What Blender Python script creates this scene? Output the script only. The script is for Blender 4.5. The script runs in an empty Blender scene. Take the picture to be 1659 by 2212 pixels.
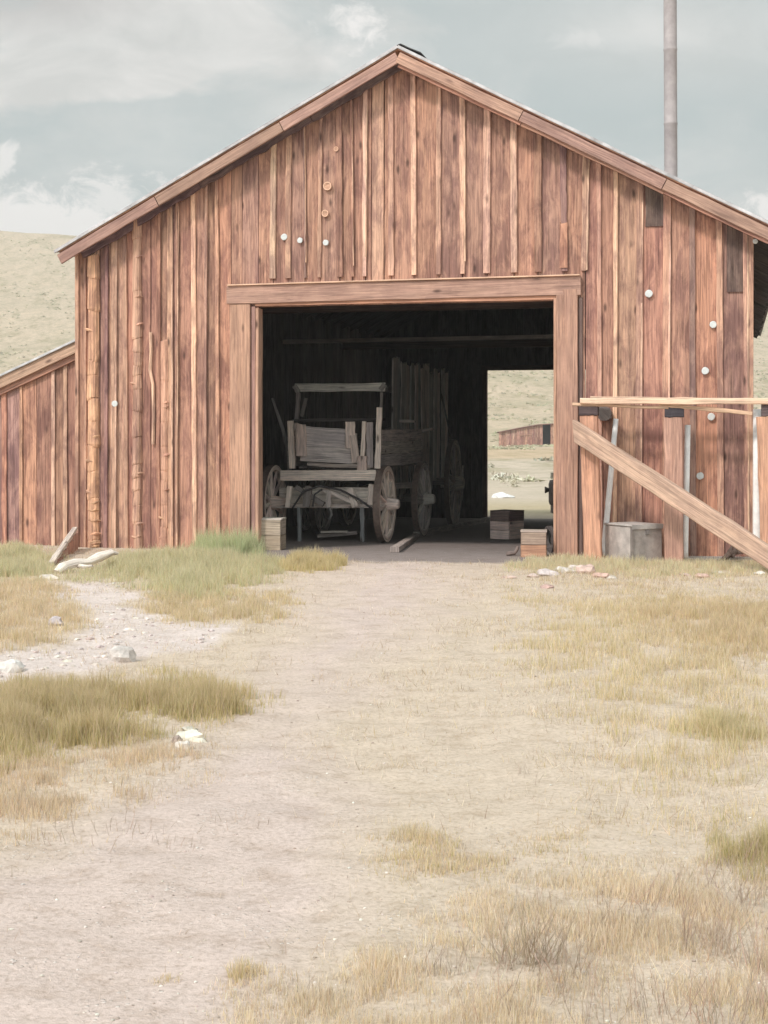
import bpy, math, random
import numpy as np
from mathutils import Vector, Matrix, Quaternion
random.seed(7); rng = np.random.default_rng(11)
S = bpy.context.scene; C = S.collection
# ------------------------------------------------------------------ survey of the place
CAMH = 1.5; F = 3195.0; CX = 830.0; HY = 940.0; D0 = 18.8; X0 = 0.288
TH = math.atan(0.235); cs, sn = math.cos(TH), math.sin(TH)
def loc2w(s, t, z=0.0): return Vector((X0 + s*cs + t*sn, D0 - s*sn + t*cs, z))
def survey(xi, yi, t):
    """point of the barn frame lying in the vertical plane t seen on bearing xi, elevation yi"""
    k = (xi - CX)/F
    s = (k*(D0 + t*cs) - X0 - t*sn)/(cs + k*sn)
    Y = D0 - s*sn + t*cs
    return s, CAMH + (HY - yi)*Y/F
def gpt(xi, yi):
    """point on the ground seen on bearing xi, yi"""
    Y = F*CAMH/(yi - HY)
    for _ in range(12):
        X = (xi-CX)*Y/F
        Y = F*(CAMH - float(terrain(np.array([X]), np.array([Y]))[0]))/(yi - HY)
    return Vector(((xi-CX)*Y/F, Y, float(terrain(np.array([(xi-CX)*Y/F]), np.array([Y]))[0])))
# ------------------------------------------------------------------ noise
_P = rng.random((256, 256))
def vnoise(x, y):
    xi = np.floor(x).astype(int); yi = np.floor(y).astype(int)
    fx = x - xi; fy = y - yi; fx = fx*fx*(3-2*fx); fy = fy*fy*(3-2*fy)
    g = lambda a, b: _P[a & 255, b & 255]
    return (g(xi, yi)*(1-fx) + g(xi+1, yi)*fx)*(1-fy) + (g(xi, yi+1)*(1-fx) + g(xi+1, yi+1)*fx)*fy
def fbm(x, y, o=4):
    r = 0; a = .5; n = 0
    for i in range(o):
        r = r + a*vnoise(x*2**i + 17.3*i, y*2**i + 9.1*i); n += a; a *= .5
    return r/n
PT = [-200, -2, 0, 18, 42, 92, 172, 232, 282, 382, 482, 582, 700, 1200]
PZ = [0, 0, 0, -.57, -.78, -.25, .43, 4.6, 9.9, 26.5, 51.6, 85, 96, 96]
def terrain(X, Y):
    t = (X-X0)*sn + (Y-D0)*cs
    tt = np.where(t > 60, Y-D0, t)
    z = (np.interp(tt-6, PT, PZ) + 2*np.interp(tt, PT, PZ) + np.interp(tt+6, PT, PZ))/4 if False else np.interp(tt, PT, PZ)
    side = np.clip((X/np.maximum(Y, 1) + .26)/.55, -.6, 1.6)
    z = z*(1 - np.clip((t-150)/300, 0, 1)*.22*side)
    far = np.clip((t-60)/200, 0, 1)
    z = z + far*4.0*(fbm(X/70, Y/70, 4)-.5)*np.clip(t/300, 0, 1.2)
    near = 1 - np.clip((np.abs(X)-30)/20, 0, 1)
    z = z + .05*(fbm(X*.9+40, Y*.9+8, 3)-.5)*np.clip(1-(t+1.5)/2.0, 0, 1)
    z = z + (.015*(fbm(X*5, Y*5, 2)-.5) + .035*(fbm(X*2.6+7, Y*2.6, 2)-.5))*np.clip(-t/1.5, 0.05, 1)
    return z
# ------------------------------------------------------------------ materials
def new_mat(name, rough=.85, spec=.2):
    m = bpy.data.materials.new(name); m.use_nodes = True
    nt = m.node_tree; b = nt.nodes['Principled BSDF']
    b.inputs['Roughness'].default_value = rough; b.inputs['Specular IOR Level'].default_value = spec
    return m, nt, b
def N(nt, typ, **kw):
    n = nt.nodes.new(typ)
    for k, v in kw.items():
        if k in n.inputs: n.inputs[k].default_value = v
        else: setattr(n, k, v)
    return n
def L(nt, a, b): nt.links.new(a, b)
def mixc(nt, a, b, fac, blend='MIX'):
    n = nt.nodes.new('ShaderNodeMix'); n.data_type = 'RGBA'; n.blend_type = blend
    for inp, v in ((n.inputs[0], fac), (n.inputs[6], a), (n.inputs[7], b)):
        if hasattr(v, 'is_linked') or hasattr(v, 'links'): nt.links.new(v, inp)
        elif isinstance(v, (int, float)): inp.default_value = v
        else: inp.default_value = (*v, 1)
    return n.outputs[2]
def mth(nt, op, a, b=0.0, c=None, clamp=False):
    n = nt.nodes.new('ShaderNodeMath'); n.operation = op; n.use_clamp = clamp
    for i, v in enumerate((a, b, c)):
        if v is None: continue
        if hasattr(v, 'links'): nt.links.new(v, n.inputs[i])
        else: n.inputs[i].default_value = v
    return n.outputs[0]
def ramp(nt, fac, stops):
    n = nt.nodes.new('ShaderNodeValToRGB'); e = n.color_ramp.elements
    while len(e) < len(stops): e.new(.5)
    for i, (p, c) in enumerate(stops):
        e[i].position = p; e[i].color = (*c, 1) if len(c) == 3 else c
    L(nt, fac, n.inputs[0]); return n.outputs[0]
def gray(v): return (v, v, v)
def wood(name, contrast=1.0, bump=.5, stain=.5, rough=.9):
    m, nt, b = new_mat(name, rough, .12)
    at = N(nt, 'ShaderNodeAttribute', attribute_name='tint')
    uv = N(nt, 'ShaderNodeUVMap', uv_map='UVMap')
    def grain(su, sv, sc, det, rg=.6):
        mp = N(nt, 'ShaderNodeMapping'); mp.inputs['Scale'].default_value = (su, sv, 1)
        L(nt, uv.outputs[0], mp.inputs[0])
        n = N(nt, 'ShaderNodeTexNoise', Scale=sc, Detail=det, Roughness=rg); n.inputs['Distortion'].default_value = .6
        L(nt, mp.outputs[0], n.inputs['Vector']); return n.outputs[0]
    g1 = grain(14, .5, 2.2, 5, .7); g2 = grain(60, 1.1, 2.0, 4, .6); g3 = grain(3.0, 1.0, 2.2, 6, .7)
    c = at.outputs['Color']
    k = contrast
    f1 = ramp(nt, g1, [(.28, gray(1-.52*k)), (.5, gray(1.0)), (.74, gray(1+.38*k))])
    f2 = ramp(nt, g2, [(.30, gray(1-.55*k)), (.50, gray(1.0)), (.75, gray(1+.32*k))])
    c = mixc(nt, c, f1, 1.0, 'MULTIPLY'); c = mixc(nt, c, f2, 1.0, 'MULTIPLY')
    tco = N(nt, 'ShaderNodeTexCoord'); mpo = N(nt, 'ShaderNodeMapping'); mpo.inputs['Scale'].default_value = (1.6, 1.6, .55); L(nt, tco.outputs['Object'], mpo.inputs[0])
    no = N(nt, 'ShaderNodeTexNoise', Scale=1.3, Detail=7, Roughness=.68); L(nt, mpo.outputs[0], no.inputs['Vector'])
    g4 = grain(5.0, .8, 1.7, 4, .6)
    c = mixc(nt, c, mixc(nt, c, (1.5, 1.38, 1.26), 1.0, 'MULTIPLY'), mth(nt, 'MULTIPLY', ramp(nt, g4, [(.52, gray(0)), (.70, gray(1))]), .32*contrast))
    # damp grey-purple weather stains
    st = ramp(nt, mth(nt, 'ADD', mth(nt, 'MULTIPLY', g3, .55), mth(nt, 'MULTIPLY', no.outputs[0], .45)), [(.455, gray(0)), (.565, gray(1))])
    sf = mth(nt, 'MULTIPLY', st, stain)
    dk = mixc(nt, c, (.55, .52, .58), 1.0, 'MULTIPLY')
    c = mixc(nt, c, dk, sf)
    # knots
    mp = N(nt, 'ShaderNodeMapping'); mp.inputs['Scale'].default_value = (5, 1.7, 1); L(nt, uv.outputs[0], mp.inputs[0])
    v = N(nt, 'ShaderNodeTexVoronoi', Scale=1.0); v.inputs['Randomness'].default_value = 1
    L(nt, mp.outputs[0], v.inputs['Vector'])
    kn = ramp(nt, v.outputs['Distance'], [(.05, gray(1)), (.14, gray(0))])
    c = mixc(nt, c, (.06, .035, .03), mth(nt, 'MULTIPLY', kn, .8))
    L(nt, c, b.inputs['Base Color'])
    bp = N(nt, 'ShaderNodeBump', Strength=bump, Distance=.006)
    L(nt, mth(nt, 'ADD', g1, mth(nt, 'MULTIPLY', g2, .6)), bp.inputs['Height']); L(nt, bp.outputs[0], b.inputs['Normal'])
    return m
def tinted(name, rough=.9, spec=.15, nscale=8, amt=.35, bump=.0, metallic=0, det=5):
    m, nt, b = new_mat(name, rough, spec); b.inputs['Metallic'].default_value = metallic
    at = N(nt, 'ShaderNodeAttribute', attribute_name='tint'); tc = N(nt, 'ShaderNodeTexCoord')
    n = N(nt, 'ShaderNodeTexNoise', Scale=nscale, Detail=det, Roughness=.65); L(nt, tc.outputs['Object'], n.inputs['Vector'])
    f = ramp(nt, n.outputs[0], [(.3, gray(1-amt)), (.7, gray(1+amt*.6))])
    L(nt, mixc(nt, at.outputs['Color'], f, 1.0, 'MULTIPLY'), b.inputs['Base Color'])
    if bump:
        bp = N(nt, 'ShaderNodeBump', Strength=bump, Distance=.02); L(nt, n.outputs[0], bp.inputs['Height']); L(nt, bp.outputs[0], b.inputs['Normal'])
    return m
M_barn = wood('barn_wood', .85, .7, .92)
M_beam = wood('timber_wood', .8, .5, .4)
M_wag = wood('wagon_wood', .9, .6, .4)
M_iron = tinted('rusty_iron', .7, .4, 20, .4, .2)
M_galv = tinted('galvanised_metal', .6, .35, 5, .45, .25, .15, 8)
M_tin = tinted('tin', .5, .5, 30, .12, .05, .1)
M_stone = tinted('stone', .95, .1, 14, .35, .8)
M_pipe = tinted('pipe_paint', .6, .3, 9, .18)
M_grass = tinted('grass_blades', .8, .15, 3, .12)
def translucent(m, f):
    nt = m.node_tree; b = nt.nodes['Principled BSDF']; o = nt.nodes['Material Output']
    t = nt.nodes.new('ShaderNodeBsdfTranslucent'); mx_ = nt.nodes.new('ShaderNodeMixShader'); mx_.inputs[0].default_value = f
    L(nt, b.inputs['Base Color'].links[0].from_socket, t.inputs[0]); L(nt, b.outputs[0], mx_.inputs[1]); L(nt, t.outputs[0], mx_.inputs[2]); L(nt, mx_.outputs[0], o.inputs[0])
translucent(M_grass, .5)
M_leaf = tinted('sagebrush_leaves', .9, .1, 2, .2)
# ------------------------------------------------------------------ mesh builder
class MB:
    def __init__(s): s.v = []; s.f = []; s.t = []; s.uv = []; s.sm = []
    def face(s, idx, tint, uvs, sm=False): s.f.append(tuple(idx)); s.t.append(tint); s.uv.append(uvs); s.sm.append(sm)
    def plank(s, a, b, wd, w, th, tint=(.3, .18, .13), ch=.004, seg=4, jit=.002, cut0=0, cut1=0, w1=None, th1=None, bow=0, rag=0):
        """a weathered board or beam from a to b; wd = direction of its width; ends may be cut on a slope"""
        a = Vector(a); b = Vector(b); ax = (b-a); ln = ax.length; ax.normalize()
        wd = Vector(wd); wd = (wd - ax*wd.dot(ax)).normalized(); nn = wd.cross(ax).normalized()
        w1 = w if w1 is None else w1; th1 = th if th1 is None else th1
        ch = min(ch, w*.3, th*.45); uo = random.random()*90; vo = random.random()*90
        base = len(s.v); rings = []
        for i in range(seg+1):
            f = i/seg; W = (w + (w1-w)*f)/2; T = (th + (th1-th)*f)/2
            jl = random.uniform(-jit, jit); jr = random.uniform(-jit, jit); jn = random.uniform(-jit, jit)*.5
            p = a + ax*ln*f + nn*(jn + bow*math.sin(math.pi*f))
            pr = [(-W+ch, -T), (W-ch, -T), (W, -T+ch), (W, T-ch), (W-ch, T), (-W+ch, T), (-W, T-ch), (-W, -T+ch)]
            r = []
            for (x, y) in pr:
                x += jr if x > 0 else jl
                q = p + wd*x + nn*y
                if i == 0: q = q + ax*(cut0*x)
                if i == seg: q = q + ax*(cut1*x + random.uniform(-rag, rag))
                r.append(len(s.v)); s.v.append(q)
            rings.append(r)
        per = [0]
        prf = [(-w/2+ch, -th/2), (w/2-ch, -th/2), (w/2, -th/2+ch), (w/2, th/2-ch), (w/2-ch, th/2), (-w/2+ch, th/2), (-w/2, th/2-ch), (-w/2, -th/2+ch), (-w/2+ch, -th/2)]
        for k in range(8): per.append(per[-1] + math.hypot(prf[k+1][0]-prf[k][0], prf[k+1][1]-prf[k][1]))
        for i in range(seg):
            v0 = vo + ln*i/seg; v1 = vo + ln*(i+1)/seg
            for k in range(8):
                k2 = (k+1) % 8
                s.face((rings[i][k], rings[i][k2], rings[i+1][k2], rings[i+1][k]), tint,
                       ((uo+per[k], v0), (uo+per[k+1], v0), (uo+per[k+1], v1), (uo+per[k], v1)))
        et = tuple(c*.75 for c in tint)
        s.face(rings[0][::-1], et, [(uo+prf[k][0], vo+prf[k][1]*.1) for k in range(7, -1, -1)])
        s.face(rings[-1], et, [(uo+prf[k][0], vo+5+prf[k][1]*.1) for k in range(8)])
    def box(s, c, sx, sy, sz, tint, rz=0, ch=.004, jit=0):
        """grain runs along the longest horizontal side"""
        c = Vector(c); R = Matrix.Rotation(rz, 3, 'Z')
        if sx >= sy: a, b, w, wd, h = R@Vector((-sx/2, 0, 0)), R@Vector((sx/2, 0, 0)), sy, R@Vector((0, 1, 0)), sz
        else: a, b, w, wd, h = R@Vector((0, -sy/2, 0)), R@Vector((0, sy/2, 0)), sx, R@Vector((1, 0, 0)), sz
        s.plank(c+a, c+b, wd, w, h, tint, ch, 1, jit)
    def tube(s, pts, rad, tint, n=8, cap=True, jit=0, sm=True, knob=0):
        pts = [Vector(p) for p in pts]
        if not hasattr(rad, '__len__'): rad = [rad]*len(pts)
        rings = []; up = None; uo = random.random()*50; ln = 0; lens = []
        for i, p in enumerate(pts):
            d = (pts[min(i+1, len(pts)-1)] - pts[max(i-1, 0)]).normalized()
            if up is None: up = d.orthogonal().normalized()
            up = (up - d*up.dot(d)).normalized(); sd = d.cross(up)
            if i: ln += (p-pts[i-1]).length
            lens.append(ln); r = []
            for k in range(n):
                a = 2*math.pi*k/n; rr = rad[i]*(1+random.uniform(-jit, jit))
                r.append(len(s.v)); s.v.append(p + up*math.cos(a)*rr + sd*math.sin(a)*rr)
            rings.append(r)
        R = max(rad)
        for i in range(len(pts)-1):
            for k in range(n):
                k2 = (k+1) % n
                s.face((rings[i][k], rings[i][k2], rings[i+1][k2], rings[i+1][k]), tint,
                       [(uo+2*math.pi*R*k/n, lens[i]), (uo+2*math.pi*R*(k+1)/n, lens[i]), (uo+2*math.pi*R*(k+1)/n, lens[i+1]), (uo+2*math.pi*R*k/n, lens[i+1])], sm)
        if cap:
            s.face(rings[0][::-1], tint, [(uo+R*math.cos(k), R*math.sin(k)) for k in range(n)])
            s.face(rings[-1], tint, [(uo+R*math.cos(k), R*math.sin(k)) for k in range(n)])
    def ring(s, c, ax, r0, r1, th, tint, n=32, jit=0):
        """flat hoop of rectangular section around axis ax"""
        c = Vector(c); ax = Vector(ax).normalized(); u = ax.orthogonal().normalized(); w = ax.cross(u); rr = []
        for i in range(n):
            a = 2*math.pi*i/n; d = u*math.cos(a) + w*math.sin(a); j = random.uniform(-jit, jit)
            ids = []
            for (r, h) in ((r0, -th/2), (r1, -th/2), (r1, th/2), (r0, th/2)):
                ids.append(len(s.v)); s.v.append(c + d*(r+j) + ax*h)
            rr.append(ids)
        for i in range(n):
            j = (i+1) % n; a0 = r1*2*math.pi*i/n; a1 = r1*2*math.pi*(i+1)/n
            for k in range(4):
                k2 = (k+1) % 4
                s.face((rr[i][k], rr[i][k2], rr[j][k2], rr[j][k]), tint, [(k*.07, a0), (k*.07+.07, a0), (k*.07+.07, a1), (k*.07, a1)])
    def rock(s, c, sx, sy, sz, tint, seed=0, sub=2, rz=0, rough=.25):
        import bmesh
        bm = bmesh.new(); bmesh.ops.create_icosphere(bm, subdivisions=sub, radius=1)
        r = random.Random(seed); cut = [(Vector((r.uniform(-1, 1), r.uniform(-1, 1), r.uniform(-.4, 1))).normalized(), r.uniform(.55, .85)) for _ in range(7)]
        R = Matrix.Rotation(rz, 3, 'Z'); base = len(s.v)
        for v in bm.verts:
            p = v.co.copy()
            for d, k in cut:
                e = p.dot(d)
                if e > k: p -= d*(e-k)
            p *= 1 + r.uniform(-rough, rough)*.25
            p = R@Vector((p.x*sx, p.y*sy, p.z*sz)); s.v.append(Vector(c)+p)
        bm.faces.ensure_lookup_table()
        for f in bm.faces:
            s.face([base+v.index for v in f.verts], tint, [(0, 0)]*3)
        bm.free()
    def build(s, name, mat, parent=None, loc=(0, 0, 0)):
        me = bpy.data.meshes.new(name); loc = Vector(loc)
        me.from_pydata([tuple(v-loc) for v in s.v], [], s.f); 
        a = me.attributes.new('tint', 'FLOAT_COLOR', 'CORNER')
        cols = []
        for f, t in zip(s.f, s.t): cols.extend([t[0], t[1], t[2], 1.0]*len(f))
        a.data.foreach_set('color', cols)
        uv = me.uv_layers.new(name='UVMap'); fl = []
        for u in s.uv:
            for p in u: fl.extend(p)
        uv.data.foreach_set('uv', fl)
        me.polygons.foreach_set('use_smooth', s.sm)
        me.materials.append(mat); me.validate(); me.update()
        o = bpy.data.objects.new(name, me); C.objects.link(o); o.location = loc
        if parent: o.parent = parent
        return o
def tag(o, label=None, cat=None, group=None, kind=None):
    if label: o['label'] = label
    if cat: o['category'] = cat
    if group: o['group'] = group
    if kind: o['kind'] = kind
    return o
def empty(name, loc, rz=0):
    o = bpy.data.objects.new(name, None); C.objects.link(o); o.location = loc; o.rotation_euler = (0, 0, rz); return o
def vary(c, a=.12, hue=.04):
    k = 1 + random.uniform(-a, a)
    return tuple(max(.01, x*k*(1+random.uniform(-hue, hue))) for x in c)
# woods
BROWN = (.44, .238, .175); ORANGE = (.53, .28, .19); PURP = (.37, .22, .185); TAN = (.54, .325, .23); LIGHT = (.74, .48, .34); DARK = (.17, .115, .10)
GREYW = (.62, .55, .50); PINKW = (.80, .66, .57)
# ================================================================== BARN
barn = empty('wooden_barn', loc2w(0, 0, 0), -TH)
tag(barn, 'weathered reddish brown barn of vertical planks and battens with a wide open doorway', 'barn')
WL, WR, RG = -4.50, 4.235, -.04; RZ = 6.293; SL = .5235
DL, DR, DH = -1.955, 1.872, 3.175; BD = 18.0
def roofz(s): return RZ - abs(s-RG)*SL
EAVE = roofz(WL); EAVER = roofz(WR)
def sx(xi, t=0): return survey(xi, 900, t)[0]
wall = MB()
# boards between the joints, then battens over the joints (bearings read off the photograph)
joints = [170, 187, 216, 232, 248, 274, 300, 327, 345, 370, 384, 421, 446, 472, 500, 524, 560, 592, 625, 660, 693, 735, 762, 790, 803, 830, 846, 895, 949, 1000, 1053, 1111, 1163, 1219, 1265, 1296, 1330, 1381, 1440, 1497, 1556, 1620]
pal = [BROWN, BROWN, TAN, PURP, BROWN, ORANGE]
GAB = 3.42   # underside of planks above the lintel
special = {1: LIGHT, 24: LIGHT, 8: TAN, 11: TAN, 4: TAN, 15: PURP}
for i in range(len(joints)-1):
    a, b = sx(joints[i]), sx(joints[i+1]); m = (a+b)/2; w = b-a-random.uniform(.003, .009)
    t = special.get(i, random.choice(pal)); t = vary(t, .14)
    if m > 1.6 and random.random() < .25: t = vary(PURP, .2)
    t = tuple(.62*x+.38*y for x, y in zip(t, BROWN))
    if -2.3 < m < 2.2: t = tuple(.62*x+.33*y for x, y in zip(t, TAN))
    z0 = -.12
    if DL-.02 < m < DR+.02: z0 = GAB-.25
    sgn = -SL if m > RG else SL
    d = random.uniform(0, .012)
    wall.plank((m, d, z0), (m+random.uniform(-.006, .006), d+random.uniform(-.004, .004), roofz(m)-.03), (1, 0, 0), w, .026, t, seg=8, jit=.0025, cut1=sgn)
    # a second, shorter length of board where planks were pieced
    if i in (37, 40):
        zz = survey(1400, 490 if i == 37 else 635, 0)[1]
        wall.plank((m+.03, -.022, zz), (m+.03, -.022, roofz(m)-.1), (1, 0, 0), w*.72, .018, vary(DARK, .1), seg=5, cut1=sgn)
batt = {187: (.04, TAN), 232: (.055, PURP), 248: (.08, TAN), 274: (.055, TAN), 345: (.05, BROWN), 370: (.07, TAN), 384: (.04, BROWN), 421: (.06, LIGHT), 446: (.04, TAN), 472: (.06, TAN),
        592: (.075, LIGHT), 625: (.075, TAN), 660: (.03, PURP), 693: (.05, TAN), 735: (.07, BROWN), 762: (.03, BROWN), 790: (.055, TAN), 846: (.07, TAN), 895: (.075, TAN), 949: (.075, TAN),
        1000: (.075, LIGHT), 1053: (.085, TAN), 1111: (.085, TAN), 1163: (.085, BROWN), 1219: (.085, PURP), 1265: (.075, TAN), 1296: (.05, TAN), 1330: (.06, LIGHT), 1381: (.075, TAN),
        1440: (.085, TAN), 1497: (.07, PURP), 1556: (.085, TAN), 1612: (.06, TAN)}
for xj, (w, t) in batt.items():
    t = tuple(q*1.03 for q in (LIGHT if xj in (591, 895, 1053, 1111, 790) else t))
    m = sx(xj); z0 = -.1
    if DL-.3 < m < DR+.4: z0 = GAB+.11
    if xj == 472: z0 = -.1
    top = roofz(m)-.05-random.random()*.05; sg = -SL if m > RG else SL
    kk = random.choice((1, 1, 2))
    lean = random.uniform(-.012, .012)
    wall.plank((m-lean, -.026, z0), (m+lean, -.030, top), (1, 0, 0), w*random.uniform(.85, 1.1), .034, vary(t, .1), seg=12, jit=.005, cut1=sg, ch=.006, rag=.01)
    if kk == 2: wall.plank((m-lean+w*.42, -.046, z0+random.random()*.3), (m+lean+w*.42, -.034, top-.08), (1, 0, 0), w*.3, .02, vary(LIGHT, .1), seg=10, jit=.004, cut1=sg)
# orange replacement length of batten
s1, zt = survey(1219, 500, 0); s1b, zb = survey(1219, 583, 0)
wall.plank((s1, -.047, zb+.02), (s1, -.047, zt+.1), (1, 0, 0), .095, .016, ORANGE, seg=6, jit=.005, rag=.02)
# rough slabs with bark edges and branch stubs
def slab(xi, yb, yt, w, tint, knots):
    s_, zt_ = survey(xi, yt, -.03); _, zb_ = survey(xi, yb, -.03)
    z = zb_; pts = []; rad = []; off = 0
    while z < zt_:
        st_ = random.uniform(.12, .38) if z < zb_+(zt_-zb_)*.6 else random.uniform(.3, .7)
        off = random.uniform(-.012, .012); r0 = w/2*random.choice((.95, .97, 1.08))*random.uniform(.97, 1.04)
        z2 = min(z+st_, zt_)
        pts += [(s_+off, -.018, z), (s_+off, -.018, z+.02), (s_+off*.5, -.018, z2-.012), (s_, -.018, z2-.004)]; rad += [r0*.93, r0, w/2*.93, w/2*.88]
        z = z2
    wall.tube(pts, rad, tint, n=11, jit=.05, sm=False)
    for i in range(knots):
        z = zb_ + (zt_-zb_)*(random.random()**1.5); sd = random.choice((-1, 1, 1))
        wall.tube([(s_-sd*w*.1, -.018-w*.42, z-.02), (s_+sd*w*.35, -.03-w*.36, z), (s_+sd*w*random.uniform(.5, .72), -.03, z+random.uniform(-.01, .02))], [w*.05, w*.12, w*.05], vary(tint, .15), n=6, jit=.2, sm=False)
slab(202, 1190, 552, .165, (.74, .43, .27), 12)
slab(297, 1190, 470, .13, (.58, .35, .25), 10)
slab(356, 1195, 735, .13, (.60, .34, .24), 6)
# crooked batten
c_ = [survey(x, y, -.04) for x, y in ((326, 718), (327, 760), (325, 800), (331, 830), (333, 900), (331, 960))]
wall.tube([(a, -.045, b) for a, b in c_], .022, LIGHT, n=6, jit=.1, sm=False)
# corner boards
wall.plank((WL-.012, -.015, -.1), (WL-.012, -.015, EAVE-.02), (1, 0, 0), .05, .05, TAN, seg=8)
wall.plank((WR+.012, -.015, -.1), (WR+.012, -.015, EAVER-.03), (1, 0, 0), .06, .05, TAN, seg=8)
front = wall.build('wall', M_barn, barn); tag(front, 'sunlit front wall of vertical planks, battens and bark-edged slabs')
# side and back walls
for sgn, X in ((-1, WL), (1, WR)):
    w = MB(); y = .03; EAVE = roofz(X)
    while y < BD:
        ww = random.uniform(.24, .34); d = random.uniform(0, .01)
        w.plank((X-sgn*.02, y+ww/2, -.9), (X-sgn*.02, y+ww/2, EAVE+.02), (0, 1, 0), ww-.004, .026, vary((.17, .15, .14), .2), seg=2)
        w.plank((X+sgn*.008, y+ww, -.9), (X+sgn*.008, y+ww, EAVE-.07), (0, 1, 0), .07, .022, vary(TAN, .15), seg=2)
        y += ww
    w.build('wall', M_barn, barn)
w = MB(); x = WL+.02
BL = -1.905; BR = 1.87; BH = 3.105
while x < WR:
    ww = min(random.uniform(.24, .32), WR-x)
    if x < BL < x+ww: ww = BL-x
    if x < BR < x+ww: ww = BR-x
    m = x+ww/2; z0 = BH if BL-.001 < m < BR else -1.0
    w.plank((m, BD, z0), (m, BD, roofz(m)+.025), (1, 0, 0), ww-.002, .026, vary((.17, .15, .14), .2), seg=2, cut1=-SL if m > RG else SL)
    w.plank((x, BD+.03, z0), (x, BD+.03, roofz(x)-.1), (1, 0, 0), .07, .022, vary(BROWN, .2), seg=2)
    x += max(ww, .02)
w.plank((BL-.03, BD-.1, -1.0), (BL-.03, BD-.1, BH+.1), (1, 0, 0), .12, .16, DARK, seg=2)
w.plank((BL-.1, BD-.1, BH+.06), (BR+.1, BD-.1, BH+.06), (0, 0, 1), .12, .15, DARK, seg=3)
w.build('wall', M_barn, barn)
# door frame
f = MB(); (a, za), (b, zb) = survey(491, 628, -.06), survey(1255, 610, -.06)
f.plank((a, -.055, 3.325), (b, -.055, 3.345), (0, 0, 1), .235, .05, (.43, .265, .205), seg=9, jit=.004, ch=.008)
f.plank((a+.02, -.07, 3.452), (b-.01, -.07, 3.472), (0, 1, 0), .09, .018, LIGHT, seg=9, jit=.003)
f.build('lintel', M_beam, barn)
f = MB(); f.plank((DL-.05, .05, DH+.03), (DR+.05, .05, DH+.03), (0, 0, 1), .055, .2, ORANGE, seg=8, jit=.004); f.build('door_head', M_beam, barn)
f = MB(); l0, l1 = sx(497, -.05), sx(541, -.05)
f.plank(((l0+l1)/2, -.048, -.1), ((l0+l1)/2, -.048, 3.2), (1, 0, 0), l1-l0, .042, (.47, .28, .20), seg=9, jit=.004, ch=.008)
f.plank((DL-.075, -.022, -.1), (DL-.075, -.022, 3.17), (1, 0, 0), .05, .05, PURP, seg=7, jit=.003)
f.plank((DL-.022, .03, -.1), (DL-.022, .03, 3.15), (1, 0, 0), .042, .18, TAN, seg=7, jit=.003)
f.build('door_post', M_beam, barn)
f = MB(); l0, l1 = sx(1203, -.05), sx(1249, -.05)
f.plank(((l0+l1)/2, -.055, -.1), ((l0+l1)/2, -.055, 3.3), (1, 0, 0), l1-l0, .05, (.44, .262, .195), seg=9, jit=.004, ch=.008)
f.plank((DR+.018, .03, -.1), (DR+.018, .03, 3.2), (1, 0, 0), .036, .17, TAN, seg=7, jit=.003)
f.plank((l1+.03, -.02, -.1), (l1+.03, -.02, 3.2), (1, 0, 0), .05, .03, DARK, seg=7, jit=.003)
f.build('door_post', M_beam, barn)
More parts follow.
